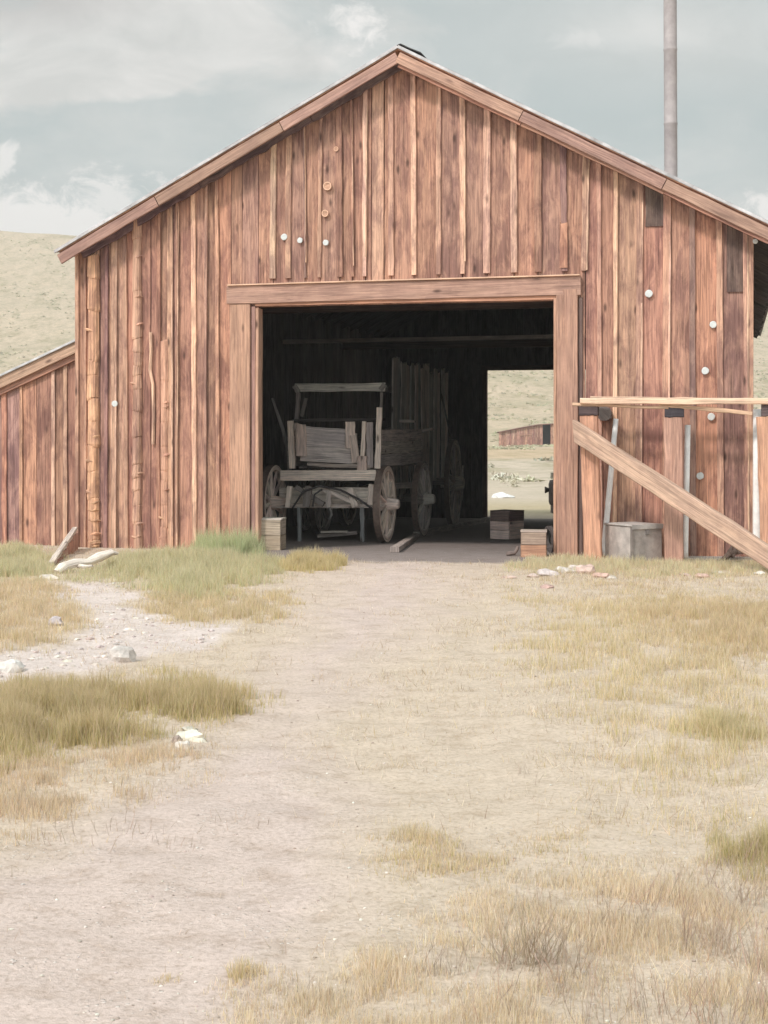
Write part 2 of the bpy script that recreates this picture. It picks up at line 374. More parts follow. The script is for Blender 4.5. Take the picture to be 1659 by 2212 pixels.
# roof: boards below, corrugated sheet on top
OV = .30; FR = -.33; BK = BD+.3
for sgn in (-1, 1):
    r = MB(); e = 4.60 if sgn < 0 else 4.69
    y = FR
    while y < BK:
        ww = random.uniform(.22, .3); ww = min(ww, BK-y)
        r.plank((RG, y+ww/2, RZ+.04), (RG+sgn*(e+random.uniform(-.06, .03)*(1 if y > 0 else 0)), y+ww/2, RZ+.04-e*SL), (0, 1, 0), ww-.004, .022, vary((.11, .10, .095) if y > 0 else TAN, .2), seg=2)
        y += ww
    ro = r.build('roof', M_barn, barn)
    cs_ = MB(); n = int((BK-FR)/.05)      # corrugated sheeting, waves run up the slope
    for side, dz in ((0, .075), (1, .066)):
        base = len(cs_.v)
        for i in range(n+1):
            yy = FR-.02 + (BK-FR+.04)*i/n; wv = .009*math.cos(i*math.pi*.66)
            for j in range(4):
                q = j/3; X = (e+.05)*q
                cs_.v.append(Vector((RG+sgn*X, yy, RZ+dz-X*SL+wv)))
        for i in range(n):
            for j in range(3):
                k = base+i*4+j; idx = (k, k+1, k+5, k+4)
                cs_.face(idx if (sgn > 0) == (side == 0) else idx[::-1], (.36, .335, .335), [(0, 0)]*4)
    cs_.plank((RG+sgn*.0, FR-.012, RZ+.062), (RG+sgn*(e+.05), FR-.012, RZ+.062-(e+.05)*SL), (0, 0, 1), .04, .022, (.50, .475, .48), seg=10, jit=.003)
    rs = cs_.build('metal_sheeting', M_galv, ro)
    # rake board (fascia)
    fa = MB(); ex = e-.02; dn = .072
    for q0, q1, tt in ((0, .33, (.43, .275, .21)), (.332, .7, (.39, .245, .19)), (.702, 1, (.37, .23, .185))):
        xa, xb = ex*q0, ex*q1
        fa.plank((RG+sgn*xa, FR+.0, RZ-dn-xa*SL), (RG+sgn*xb, FR+.0, RZ-dn-xb*SL), (0, 0, 1), .135, .035, vary(tt, .06), seg=6, jit=.005, cut0=0, ch=.006)
        if sgn > 0: fa.plank((RG+sgn*xa, FR+.035, RZ-dn-.09-xa*SL), (RG+sgn*xb, FR+.035, RZ-dn-.09-xb*SL), (0, 0, 1), .045, .03, vary(BROWN, .06), seg=6, jit=.006)
    fo = fa.build('fascia', M_beam, barn)
    fb = MB(); lim = (RG-WL) if sgn < 0 else (WR-RG)  # added dark boards; eave shade and staining put into their colour
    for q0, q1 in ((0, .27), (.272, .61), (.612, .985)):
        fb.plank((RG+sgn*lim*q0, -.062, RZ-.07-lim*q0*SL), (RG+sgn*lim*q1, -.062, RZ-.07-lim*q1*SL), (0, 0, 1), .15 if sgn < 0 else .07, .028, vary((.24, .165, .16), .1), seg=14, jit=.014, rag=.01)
    fb.build('eave_shade_board', M_barn, barn)
    ea = MB()   # eave rafters along the sides
    y = .2
    while y < BD:
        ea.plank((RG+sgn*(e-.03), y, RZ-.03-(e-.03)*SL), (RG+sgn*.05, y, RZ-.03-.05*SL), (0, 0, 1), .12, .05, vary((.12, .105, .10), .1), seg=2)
        y += .75
    ea.build('rafters', M_beam, barn)
rc = MB()
for sgn in (-1, 1):
    n = 14
    for i in range(n):
        yy = FR+.25+i*.28
        if yy > 4: break
        rc.plank((RG+sgn*.0, yy, RZ+.11+random.uniform(0, .02)), (RG+sgn*.26, yy+random.uniform(-.02, .02), RZ+.12-.26*SL+random.uniform(-.0, .03)), (0, 1, 0), .26, .014, (.06, .055, .055), seg=2, rag=.03, jit=.01)
rc.build('ridge_shingles', M_iron, barn)
# tie beams and posts inside
b_ = MB(); b_.plank((WL+.1, 9, 3.30), (WR-.1, 9, 3.34), (0, 0, 1), .075, .14, (.5, .45, .42), seg=4); b_.build('beam', M_wag, barn)
b_ = MB(); b_.plank((WL+.1, 4.4, 3.55), (WR-.1, 4.4, 3.55), (0, 0, 1), .18, .15, DARK, seg=4); b_.build('beam', M_wag, barn)
b_ = MB(); b_.plank((WL+.1, 13.5, 3.5), (WR-.1, 13.5, 3.5), (0, 0, 1), .18, .15, DARK, seg=4); b_.build('beam', M_wag, barn)
# stovepipe on the right slope
ts = 3.0; s_, _ = survey(1450, 375, ts); zb = roofz(s_)
p_ = MB(); zz = [zb-.1, 4.95, 4.96, 4.98, 4.99, 5.9, 5.91, 5.93, 5.94, 6.95, 6.96, 6.98, 6.99, 8.05, 8.06, 8.08, 8.09, 9.1]
zz = [zb-.1] + [z for z in zz[1:] if z > zb+.1]
rr = [.093 if i % 4 in (0, 1) else .098 for i in range(len(zz))]
p_.tube([(s_+(z-zb)*-.004, ts, z) for z in zz], rr, (.36, .315, .31), n=20)
p_.build('stovepipe', M_pipe, barn)
# tin can lids nailed over knot holes
for (xi, yi, r) in ((614, 512, .042), (648, 519, .036), (704, 524, .038), (248, 872, .042), (1402, 634, .046), (1541, 701, .042), (1524, 801, .044), (1537, 900, .044), (1513, 1028, .044), (1632, 521, .03)):
    s_, z_ = survey(xi, yi, -.05); l = MB()
    l.tube([(s_, -.03, z_), (s_, -.052, z_), (s_, -.054, z_)], [r, r, r*.86], (.58, .59, .58), n=14, jit=.07, sm=False)
    l.build('tin_lid', M_tin, barn)
for (xi, yi, r) in ((708, 402, .055), (703, 461, .045), (727, 322, .03)):
    s_, z_ = survey(xi, yi, -.05); l = MB()
    l.tube([(s_, -.02, z_), (s_, -.06, z_)], [r, r*.95], TAN, n=12, jit=.06, sm=False)
    l.ring((s_, -.06, z_), (0, 1, 0), r*.72, r*1.0, .012, LIGHT, n=14)
    l.build('wooden_plug', M_beam, barn)
# ================================================================== LEAN-TO (left)
lt = empty('lean_to_shed', loc2w(WL-.1, .3, 0), -TH)
tag(lt, 'low brown plank lean-to with a single sloping roof against the left side of the barn', 'shed')
w = MB(); x = -.0
while x > -3.6:
    ww = random.uniform(.17, .27); m = x-ww/2; z1 = 2.78-.42*(-m)
    w.plank((m, random.uniform(0, .01), -.1), (m, 0, z1), (1, 0, 0), ww-.006, .026, vary(random.choice([BROWN, PURP, BROWN, ORANGE]), .15), seg=6, cut1=.42)
    if random.random() < .75:
        w.plank((x-ww, -.026, -.1), (x-ww+random.uniform(-.01, .01), -.026, z1-.05), (1, 0, 0), random.uniform(.04, .08), .022, vary(random.choice([TAN, TAN, LIGHT, ORANGE]), .1), seg=8, jit=.005, cut1=.42)
    x -= ww
w.build('wall', M_barn, lt)
w = MB(); w.plank((-3.55, .02, -.1), (-3.55, .02, 1.2), (1, 0, 0), .05, .05, TAN, seg=3)
y = .1
while y < 7:
    w.plank((-3.58, y, -.5), (-3.58, y, 1.25), (0, 1, 0), .27, .026, vary(BROWN), seg=1); y += .275
w.build('wall', M_barn, lt)
w = MB(); w.plank((.03, -.12, 2.72), (-3.9, -.12, 2.72-.42*3.93), (0, 0, 1), .15, .04, (.48, .32, .23), seg=8, jit=.005)
w.plank((.03, -.06, 2.62), (-3.8, -.06, 2.62-.42*3.83), (0, 0, 1), .12, .04, BROWN, seg=8, jit=.004)
w.build('fascia', M_beam, lt)
w = MB(); w.plank((.05, 3.5, 2.81), (-3.95, 3.5, 2.81-.42*4), (0, 1, 0), 7.35, .03, (.5, .49, .5), seg=3); w.build('roof', M_galv, lt)
# ================================================================== WAGONS
def wheel(parent, c, R, n=12, tint=PINKW, wob=0.0, dish=1):
    """wheel plane holds the barn's length; c = hub centre in the barn frame"""
    c = Vector(c); ax = Vector((1, wob, 0)).normalized()
    r = MB(); r.ring((0, 0, 0), ax, R*.87, R*.985, .095, tint, n=36, jit=.003)
    w = r.build('wheel', M_wag, parent); w.location = c
    t = MB(); t.ring((0, 0, 0), ax, R*.987, R, .098, (.16, .11, .09), n=36); t.build('tyre', M_iron, w)
    h = MB(); h.tube([ax*-.14, ax*-.13, ax*-.05, ax*.05, ax*.14, ax*.2, ax*.22], [R*.11, R*.15, R*.19, R*.19, R*.15, R*.13, R*.1], vary(tint), n=14, sm=False); h.build('hub', M_wag, w)
    for k in range(n):
        a = 2*math.pi*(k+.3)/n; d = Vector((0, math.cos(a), math.sin(a))); d = (d - ax*d.dot(ax)).normalized()
        s_ = MB(); s_.tube([d*R*.14+ax*.03*dish, d*R*.35+ax*.02*dish, d*R*.9], [.026, .03, .02], vary(tint, .15), n=6, sm=False); s_.build('spoke', M_wag, w)
    return w
def gz(t): return -.57/18*max(t, 0)
wag = empty('farm_wagon', loc2w(-1.9, 3.05, gz(3.05)), -TH)
tag(wag, 'old low wooden wagon with broken end boards and a raised seat just inside the doorway', 'wagon')
wo = Vector((-1.9, 3.05, gz(3.05)))
def P(xi, yi, t):
    s_, z_ = survey(xi, yi, t); return Vector((s_, t, z_)) - wo
def W(s_, t, z): return Vector((s_, t, z)) - wo
# wheels
R1 = .575
xl, xr = sx(590, 3.05), sx(832, 3.05)
for X, ds in ((xl, -1), (xr, 1)): wheel(wag, W(X, 3.05, gz(3.05)+R1), R1, 12, (.86, .70, .60), dish=ds)
for X, ds in ((xl, -1), (xr, 1)): wheel(wag, W(X, 5.75, gz(5.75)+.62), .62, 14, GREYW, dish=ds)
def part(name, planks, mat=M_wag, par=None):
    m = MB()
    for p in planks: m.plank(*p[:5], **p[5])
    return m.build(name, mat, par or wag)
def pl(xa, ya, xb, yb, t, wpx, th, tint, wd=(0, 0, 1), t2=None, **k):
    a = P(xa, ya, t); b = P(xb, yb, t if t2 is None else t2)
    return (a, b, wd, wpx*(D0+t)/F, th, dict(tint=tint, jit=.006, seg=6, **k))
LW = (.86, .72, .62); MW = (.70, .60, .54); DWd = (.27, .23, .21)
part('bolster', [pl(609, 1027, 815, 1026, 2.85, 23, .14, LW)])
part('axle', [pl(600, 1092, 826, 1092, 3.05, 10, .14, MW), pl(606, 1070, 822, 1069, 3.08, 34, .1, (.70, .62, .54))])
part('reach_pole', [(P(715, 1085, 3.05), W(-1.9, 5.75, .62), (1, 0, 0), .1, .1, dict(tint=MW))])
part('hounds', [pl(640, 1052, 700, 1090, 2.8, 10, .06, DWd), pl(770, 1088, 700, 1056, 2.8, 10, .06, MW), pl(668, 1050, 662, 1095, 2.78, 16, .05, DWd, wd=(1, 0, 0)),
     pl(712, 1060, 710, 1095, 2.78, 11, .05, MW, wd=(1, 0, 0)), pl(757, 1055, 768, 1095, 2.78, 14, .05, LW, wd=(1, 0, 0)), pl(627, 1050, 622, 1096, 2.8, 12, .05, LW, wd=(1, 0, 0)), pl(803, 1046, 800, 1090, 2.8, 12, .05, LW, wd=(1, 0, 0))])
m = MB(); m.tube([P(632, 1098, 2.72), P(655, 1062, 2.72), P(690, 1050, 2.72), P(735, 1058, 2.72), P(775, 1078, 2.72), P(806, 1100, 2.72)], .016, (.07, .06, .06), n=6)
m.tube([P(676, 1095, 2.7), P(680, 1068, 2.7), P(696, 1057, 2.7)], .014, (.07, .06, .06), n=6); m.tube([P(713, 1096, 2.7), P(717, 1112, 2.7), P(712, 1122, 2.7)], .02, (.2, .18, .17), n=6)
m.build('iron_brace', M_iron, wag)
for x_ in (647, 783): part('prop', [pl(x_, 1096, x_+1, 1170, 3.0, 8.5, .06, (.30, .30, .30), wd=(1, 0, 0))])
# box: broken end gate, sides, floor
bx0, bx1 = sx(630, 3.0), sx(812, 3.0)
part('end_board', [pl(640, 944, 745, 951, 2.95, 50, .03, (.62, .55, .53), rag=.02), pl(650, 980, 775, 985, 2.94, 34, .03, (.66, .58, .54)),
                   pl(665, 1003, 800, 1008, 2.9, 8, .05, (.42, .35, .31)), pl(735, 955, 770, 958, 2.96, 44, .03, (.70, .60, .54))])
part('end_stake', [pl(632, 1012, 628, 909, 2.88, 13, .06, LW, wd=(1, 0, 0))])
part('end_stake', [pl(652, 985, 650, 916, 2.89, 24, .03, (.76, .60, .52), wd=(1, 0, 0), rag=.03)])
part('end_stake', [pl(758, 968, 757, 911, 2.89, 22, .03, (.86, .70, .61), wd=(1, 0, 0)), pl(770, 998, 762, 940, 2.88, 17, .03, (.68, .55, .48), wd=(1, 0, 0))])
part('end_stake', [pl(783, 1018, 787, 910, 2.86, 9, .05, LW, wd=(1, 0, 0)), pl(783, 1018, 783, 985, 2.84, 20, .06, (.64, .49, .43), wd=(1, 0, 0)), pl(800, 1010, 799, 912, 2.9, 14, .03, (.42, .36, .35), wd=(1, 0, 0))])
part('end_stake', [pl(816, 1012, 821, 880, 2.84, 12, .05, LW, wd=(1, 0, 0))])
zf = P(700, 1010, 3)[2]+wo.z
sd = MB()
for k in range(3): sd.plank(W(bx1+.05, 3.0, zf+.1+.19*k), W(bx1+.05, 6.1, zf+.12+.19*k), (0, 0, 1), .18, .03, vary(GREYW, .12), seg=5, jit=.005, rag=.03)
sd.build('side_board', M_wag, wag)
sd = MB()
for k in range(3): sd.plank(W(bx0-.05, 3.0, zf+.1+.19*k), W(bx0-.05, 6.1, zf+.12+.19*k), (0, 0, 1), .18, .03, vary(GREYW, .12), seg=5, jit=.005)
sd.build('side_board', M_wag, wag)
sd = MB()
for k in range(6): sd.plank(W(bx0+.1+k*(bx1-bx0-.1)/6+.1, 3.05, zf), W(bx0+.1+k*(bx1-bx0-.1)/6+.1, 6.1, zf), (1, 0, 0), .2, .03, vary(DWd, .15), seg=3)
sd.build('floor', M_wag, wag)
# seat
st = part('seat', [pl(638, 838, 831, 836, 3.9, 18, .04, (.78, .75, .68), rag=.02), pl(637, 833, 646, 848, 3.88, 11, .05, (.4, .37, .34), wd=(0, 0, 1)), pl(822, 842, 832, 830, 3.88, 11, .05, (.4, .37, .34))])
part('seat_bracket', [pl(646, 848, 640, 915, 3.8, 9, .05, (.42, .36, .34), wd=(1, 0, 0)), pl(662, 860, 652, 900, 3.86, 8, .03, (.25, .22, .2), wd=(1, 0, 0)), pl(640, 914, 638, 1005, 3.6, 9, .05, MW, wd=(1, 0, 0))])
part('seat_bracket', [pl(826, 848, 822, 912, 3.8, 7, .04, (.28, .25, .23), wd=(1, 0, 0))])
part('seat_plank', [pl(636, 908, 826, 906, 3.7, 6, .4, (.12, .105, .10))])
m = MB(); m.tube([P(589, 860, 3.3), P(598, 888, 3.3), P(611, 925, 3.3), P(620, 965, 3.3), P(626, 1015, 3.3)], [.02, .024, .03, .03, .035], (.36, .33, .31), n=7, jit=.1); m.build('brake_lever', M_wag, wag)
# --- tall freight wagon behind
fw = empty('freight_wagon', loc2w(-2.45, 9.2, gz(9.2)), -TH)
tag(fw, 'tall freight wagon with high vertical side boards and big rear wheels, deeper in the barn', 'wagon')
wo2 = Vector((-2.45, 9.2, gz(9.2)))
def W2(s_, t, z): return Vector((s_, t, z)) - wo2
for X, ds in ((-3.55, -1), (-1.37, 1)):
    wheel(fw, W2(X, 10.6, gz(10.6)+.88), .88, 14, (.62, .54, .47), wob=.03, dish=ds)
    wheel(fw, W2(X, 7.5, gz(7.5)+.6), .6, 12, (.50, .46, .42), dish=ds)
sb = MB(); y = 6.6; k = 0
while y < 11.7:
    ww = random.uniform(.26, .52); h = 2.84+random.uniform(-.12, .02)-(.0 if k else 0)
    z0 = .5+random.uniform(-.2, .15)
    dd = random.uniform(0, .05)
    tt = random.choice([(.66, .64, .60), (.74, .69, .63), (.86, .75, .67), (.56, .55, .52)]) if k not in (5, 8, 11) else (.93, .82, .74)
    sb.plank(W2(-1.75+dd, y+ww/2, z0), W2(-1.73+dd, y+ww/2+random.uniform(-.05, .03), h), (0, 1, 0), ww-random.choice((.01, .04, .07)), .03, tt, seg=6, jit=.015, rag=.05)
    y += ww; k += 1
for z in (.95, 1.6, 2.3): sb.plank(W2(-1.80, 6.6, z), W2(-1.80, 11.7, z), (0, 0, 1), .1, .05, (.28, .25, .23), seg=4)
sb.build('side_board', M_wag, fw)
sb = MB(); y = 6.6
while y < 11.7:
    sb.plank(W2(-3.2, y+.2, .8), W2(-3.2, y+.2, 1.5+random.uniform(-.1, .05)), (0, 1, 0), .38, .03, (.2, .19, .18), seg=2); y += .4
sb.build('side_board', M_wag, fw)
sb = MB()
for k in range(3): sb.plank(W2(-3.2, 6.6, .95+.2*k), W2(-1.78, 6.6, .95+.2*k), (0, 0, 1), .19, .03, vary((.16, .15, .14)), seg=2)
sb.build('end_board', M_wag, fw)
sb = MB(); sb.plank(W2(-2.5, 6.6, .75), W2(-2.5, 11.7, .75), (1, 0, 0), 1.4, .06, (.16, .14, .13), seg=2); sb.build('floor', M_wag, fw)
for t_, z_ in ((10.6, .58), (7.5, .38)):
    sb = MB(); sb.plank(W2(-3.55, t_, z_), W2(-1.3, t_, z_), (0, 0, 1), .14, .12, (.3, .26, .24), seg=2); sb.build('axle', M_wag, fw)
for p0, p1, w_, t_ in (((-1.85, 6.55, .62), (-1.1, 6.45, .64), .1, .08), ((-1.74, 8.9, 1.55), (-1.42, 8.8, 1.62), .05, .05), ((-1.74, 7.4, 1.3), (-1.35, 7.3, 1.38), .05, .05), ((-1.74, 7.2, 1.75), (-1.4, 7.1, 1.74), .05, .05)):
    sb = MB(); sb.plank(W2(*p0), W2(*p1), (0, 0, 1), w_, t_, (.78, .68, .60), seg=2, jit=.006); sb.build('side_bracket', M_wag, fw)
m = MB(); m.tube([W2(-1.5, 11.2, .9), W2(-1.45, 10.6, 1.6), W2(-1.5, 10.0, 2.3)], .02, (.2, .18, .17), n=6)
m.tube([W2(-1.22, 10.7, .2), W2(-1.2, 10.75, .9)], .022, (.45, .38, .34), n=6); m.build('brake_lever', M_iron, fw)
# sill timbers on the barn floor
def barn_thing(name, s_, t, label, cat, rz=0, group=None, z=None):
    e = empty(name, loc2w(s_, t, gz(t) if z is None else z), -TH+rz); tag(e, label, cat, group); return e
def mesh_thing(mb, name, mat, label, cat, group=None, loc=None, rz=0):
    o = mb.build(name, mat); 
    if loc is not None: o.location = loc
    o.rotation_euler = (0, 0, rz); tag(o, label, cat, group); return o
m = MB(); m.plank((-.18, .1, .035), (-.98, 5.2, gz(5.2)+.03), (1, 0, 0), .11, .07, (.46, .38, .34), seg=6, jit=.006)
mesh_thing(m, 'floor_timber', M_wag, 'pale timber lying on the dirt floor from the doorway to the wagon wheels', 'timber', None, loc2w(0, 0, 0), -TH)
m = MB(); m.plank((-1.0, 5.3, gz(5.3)+.04), (-1.52, 17.2, gz(17.2)+.05), (1, 0, 0), .1, .1, (.46, .40, .36), seg=6, jit=.006)
mesh_thing(m, 'floor_timber', M_wag, 'long timber lying on the dirt floor running back to the rear opening', 'timber', None, loc2w(0, 0, 0), -TH)
m = MB(); m.plank((-2.15, 3.5, gz(3.5)+.07), (-1.55, 3.6, gz(3.5)+.12), (0, 1, 0), .3, .05, (.42, .36, .33), seg=4, jit=.006); m.plank((-2.05, 3.3, gz(3.5)+.14), (-1.65, 3.34, gz(3.5)+.15), (0, 1, 0), .08, .03, (.66, .58, .5), seg=3)
mesh_thing(m, 'loose_board', M_wag, 'short boards lying on the dirt under the front axle of the low wagon', 'board', None, loc2w(0, 0, 0), -TH)
# ---- crates
def crate(name, s_, t, w, d, h, label, rz, tints, lid=None):
    e = barn_thing(name, s_, t, label, 'crate', rz)
    n = max(2, round(h/.16))
    for nm, (cx_, cy_, ax_, L_) in (('front_panel', (0, -d/2, 0, w)), ('back_panel', (0, d/2, 0, w)), ('side_panel', (-w/2, 0, 1, d)), ('side_panel', (w/2, 0, 1, d))):
        m = MB()
        for k in range(n):
            z = h*(k+.5)/n; tt = vary(tints[min(k, len(tints)-1)], .08)
            if ax_ == 0: m.plank((cx_-L_/2, cy_, z), (cx_+L_/2, cy_, z), (0, 0, 1), h/n-.006, .018, tt, seg=2, jit=.002)
            else: m.plank((cx_, cy_-L_/2+.012, z), (cx_, cy_+L_/2-.012, z), (0, 0, 1), h/n-.006, .018, tt, seg=2, jit=.002)
        m.build(nm, M_beam, e)
    m = MB(); lt_ = lid or tints[-1]
    for k in range(3): m.plank((-w/2-.012, -d/2+d*(k+.5)/3, h+.008), (w/2+.012, -d/2+d*(k+.5)/3, h+.008), (0, 1, 0), d/3-.004, .02, vary(lt_, .08), seg=2, jit=.002)
    m.build('lid', M_beam, e); return e
s_, _ = survey(1149, 1200, -.35); crate('wooden_crate', s_, -.15, .30, .30, .31, 'small tan wooden crate with a grey upper board just outside the right door post', .12, [(.50, .29, .18), (.36, .27, .22)], (.46, .38, .32))
s_, _ = survey(1096, 1160, 5.3); crate('wooden_crate', s_, 5.3, .36, .42, .44, 'pinkish brown upright crate standing on the dirt floor inside the doorway', -.45, [(.80, .60, .52), (.80, .60, .52), (.22, .15, .13)], (.26, .19, .17))
s_, _ = survey(590, 1185, .3); crate('wooden_crate', s_, .25, .30, .34, .40, 'pale weathered box in tall grass beside the left door post', .1, [(.42, .33, .25), (.44, .35, .27)], (.60, .53, .46))
# scrap beside the crate
s_, _ = survey(1188, 1170, .5); m = MB(); m.ring((0, 0, .17), (1, .5, .1), .13, .17, .05, (.10, .08, .075), n=24); m.ring((.05, .05, .17), (1, .5, .1), .06, .13, .02, (.14, .11, .1), n=24)
mesh_thing(m, 'iron_hoop', M_iron, 'dark iron hoop leaning between the tan crate and the right door post', 'hoop', None, loc2w(s_, .55, 0), -TH)
s_, _ = survey(1111, 1195, 0); m = MB(); m.tube([(-.07, 0, .02), (-.03, -.02, .03), (.02, .0, .03), (.05, .01, .08), (.06, .01, .12)], [.03, .025, .022, .02, .012], (.22, .17, .15), n=7, jit=.2)
mesh_thing(m, 'twisted_root', M_wag, 'small twisted dark root on the dirt left of the tan crate', 'root', None, loc2w(s_, -.1, 0), -TH)
# dark thing seen past the right post through the rear opening
# ================================================================== HITCHING FRAME (right)
hf = empty('rail_frame', loc2w(3.2, -.55, 0), -TH)
tag(hf, 'timber rail frame on posts with a big diagonal brace in front of the right wall', 'frame')
ho = Vector((3.2, -.55, 0))
def Q(xi, yi, t):
    s_, z_ = survey(xi, yi, t); return Vector((s_, t, z_)) - ho
def hp(name, planks, mat=M_beam):
    m = MB()
    for (a, b, wd, w, th, k) in planks: m.plank(a, b, wd, w, th, **k)
    return m.build(name, mat, hf)
def qp(xa, ya, xb, yb, t, wpx, th, tint, wd=(1, 0, 0), t2=None, **k):
    kk = dict(tint=tint, jit=.005, seg=8, ch=.008); kk.update(k)
    return (Q(xa, ya, t), Q(xb, yb, t if t2 is None else t2), wd, wpx*(D0+t-1)/F, th, kk)
hp('post', [qp(1283, 1225, 1273, 896, -.55, 38, .17, (.60, .33, .225), bow=.01)])
hp('post', [qp(1457, 1232, 1455, 898, -.55, 40, .18, (.47, .28, .215))])
hp('post', [qp(1666, 1240, 1655, 900, -.55, 40, .18, (.60, .34, .23))])
hp('cap_block', [qp(1253, 886, 1293, 886, -.55, 24, .2, (.11, .08, .08), wd=(0, 0, 1))])
hp('cap_block', [qp(1437, 888, 1478, 888, -.55, 28, .2, (.07, .062, .07), wd=(0, 0, 1))])
hp('cap_block', [qp(1645, 885, 1685, 885, -.55, 28, .2, (.12, .09, .09), wd=(0, 0, 1))])
hp('rail', [qp(1254, 866, 1760, 868, -.66, 13, .07, (.74, .52, .38), wd=(0, 0, 1), seg=14, bow=-.02)])
hp('rail', [qp(1276, 861, 1760, 866, -.48, 9, .09, (.66, .46, .34), wd=(0, 0, 1), seg=14)])
hp('rail', [qp(1238, 873, 1445, 881, -.60, 7, .12, (.62, .42, .29), wd=(0, 0, 1), seg=8), qp(1425, 874, 1625, 893, -.62, 9, .07, (.62, .42, .29), wd=(0, 0, 1), seg=8)])
m = MB(); a = Q(1305, 893, -.3); m.tube([a, a+Vector((0, .25, 0))], [.09, .09], (.22, .19, .18), n=9, jit=.08); m.build('log_stub', M_beam, hf)
a = Q(1243, 931, -.72); b = Q(1690, 1222, -1.9); 
m = MB(); m.plank(a, b, (0, .0, 1), .225, .09, (.52, .355, .265), seg=12, jit=.005, ch=.01, cut0=-.68); m.build('brace', M_beam, hf)
# white pipes
def pipe(xa, ya, xb, yb, t, t2, r, label, loc_t):
    m = MB(); a = Vector((*([survey(xa, ya, t)[0], t, survey(xa, ya, t)[1]]),)); b = Vector((survey(xb, yb, t2)[0], t2, survey(xb, yb, t2)[1]))
    o = b.copy()
    m.tube([b-o, (a-o)*.05+(b-o)*.95, (a-o)*.5, (a-o)], [r*1.15, r*1.05, r, r*.95], (.82, .80, .78), n=14)
    return mesh_thing(m, 'pipe', M_pipe, label, 'pipe', 'pale pipes by the rail frame', loc2w(o.x, o.y, o.z), -TH)
pipe(1331, 905, 1304, 1200, -.16, -.36, .034, 'pale pipe leaning at a slant against the wall beside the metal box', 0)
pipe(1486, 918, 1480, 1204, -.42, -.43, .036, 'pale upright pipe just right of the middle rail post', 0)
pipe(1636, 884, 1636, 1195, -.3, -.3, .05, 'thick pale pipe at the far right end of the barn wall', 0)
# metal box
s_, _ = survey(1375, 1215, -.35); bx = empty('metal_box', loc2w(s_-.03, -.42, 0), -TH+.75)
tag(bx, 'grey galvanised metal box with a hinged lid on the grass between the rail posts', 'box')
m = MB(); m.box((0, 0, .21), .45, .50, .42, (.50, .445, .415), ch=.012); m.box((-.222, -.247, .21), .03, .03, .42, (.30, .26, .24)); m.build('body', M_galv, bx)
m = MB(); m.box((0, 0, .433), .48, .53, .022, (.56, .52, .49), ch=.006); m.box((0, -.262, .41), .47, .012, .045, (.42, .39, .37)); m.build('lid', M_galv, bx)
m = MB(); m.box((0, -.262, .35), .05, .012, .06, (.2, .18, .17)); m.build('latch', M_iron, bx)
# plank and scrap at the far right behind the frame
m = MB(); m.plank((3.35, -.28, .03), (4.5, -.32, .04), (0, 1, 0), .12, .035, (.42, .38, .35), seg=5)
mesh_thing(m, 'loose_plank', M_wag, 'grey plank lying along the foot of the right wall under the diagonal brace', 'plank', None, loc2w(0, 0, 0), -TH)
m = MB(); a = Vector((0, 0, 0))
for k in range(7): m.tube([(random.uniform(-.15, .1), random.uniform(-.05, .05), random.uniform(0, .1)), (random.uniform(-.05, .05), 0, .12), (random.uniform(0, .25), random.uniform(-.05, .05), random.uniform(.1, .24))], [.02, .03, .012], (.12, .085, .07), n=6, jit=.2)
s_, _ = survey(1580, 1190, -.5); mesh_thing(m, 'dead_branch', M_wag, 'dark dead branch on the ground beneath the diagonal brace', 'branch', None, loc2w(s_, -.45, 0), -TH)
m = MB()
for k in range(14): m.rock((random.uniform(-.16, .16), random.uniform(-.1, .1), .05+random.uniform(0, .22)), .07, .06, .05, vary((.26, .13, .09), .3), seed=k, sub=1)
s_, _ = survey(1640, 1180, -.1); mesh_thing(m, 'rusty_scrap', M_iron, 'heap of rusty scrap by the barn corner at the foot of the thick pipe', 'scrap', None, loc2w(s_, -.12, 0), -TH)
# ---- slanted prop board by left corner
ra = Vector((survey(111, 1234, -2.6)[0], -2.6, .01)); rb = Vector((survey(163, 1142, -.32)[0], -.32, survey(163, 1142, -.32)[1]))
wd_ = empty('ramp_board', loc2w(rb.x, rb.y, 0), -TH); tag(wd_, 'slanting weathered board with a brown side panel against the left corner of the barn', 'board')
ro_ = Vector((rb.x, rb.y, 0)); up_ = Vector((0, 0, 1))
m = MB(); m.plank(ra-ro_, rb-ro_, (1, 0, 0), .07, .05, (.62, .53, .46), seg=6, jit=.005); m.build('sloping_board', M_wag, wd_)
m = MB()
for k in range(4):
    f0, f1 = .12+.22*k, .12+.22*(k+1)-.01; p0 = ra.lerp(rb, f0); p1 = ra.lerp(rb, f1); pm = (p0+p1)/2
    m.plank(Vector((pm.x+.03, pm.y, -.03))-ro_, Vector((pm.x+.03, pm.y, pm.z-.03))-ro_, p1-p0, (p1-p0).length, .025, vary((.46, .27, .21)), seg=2)
m.build('side_panel', M_beam, wd_)
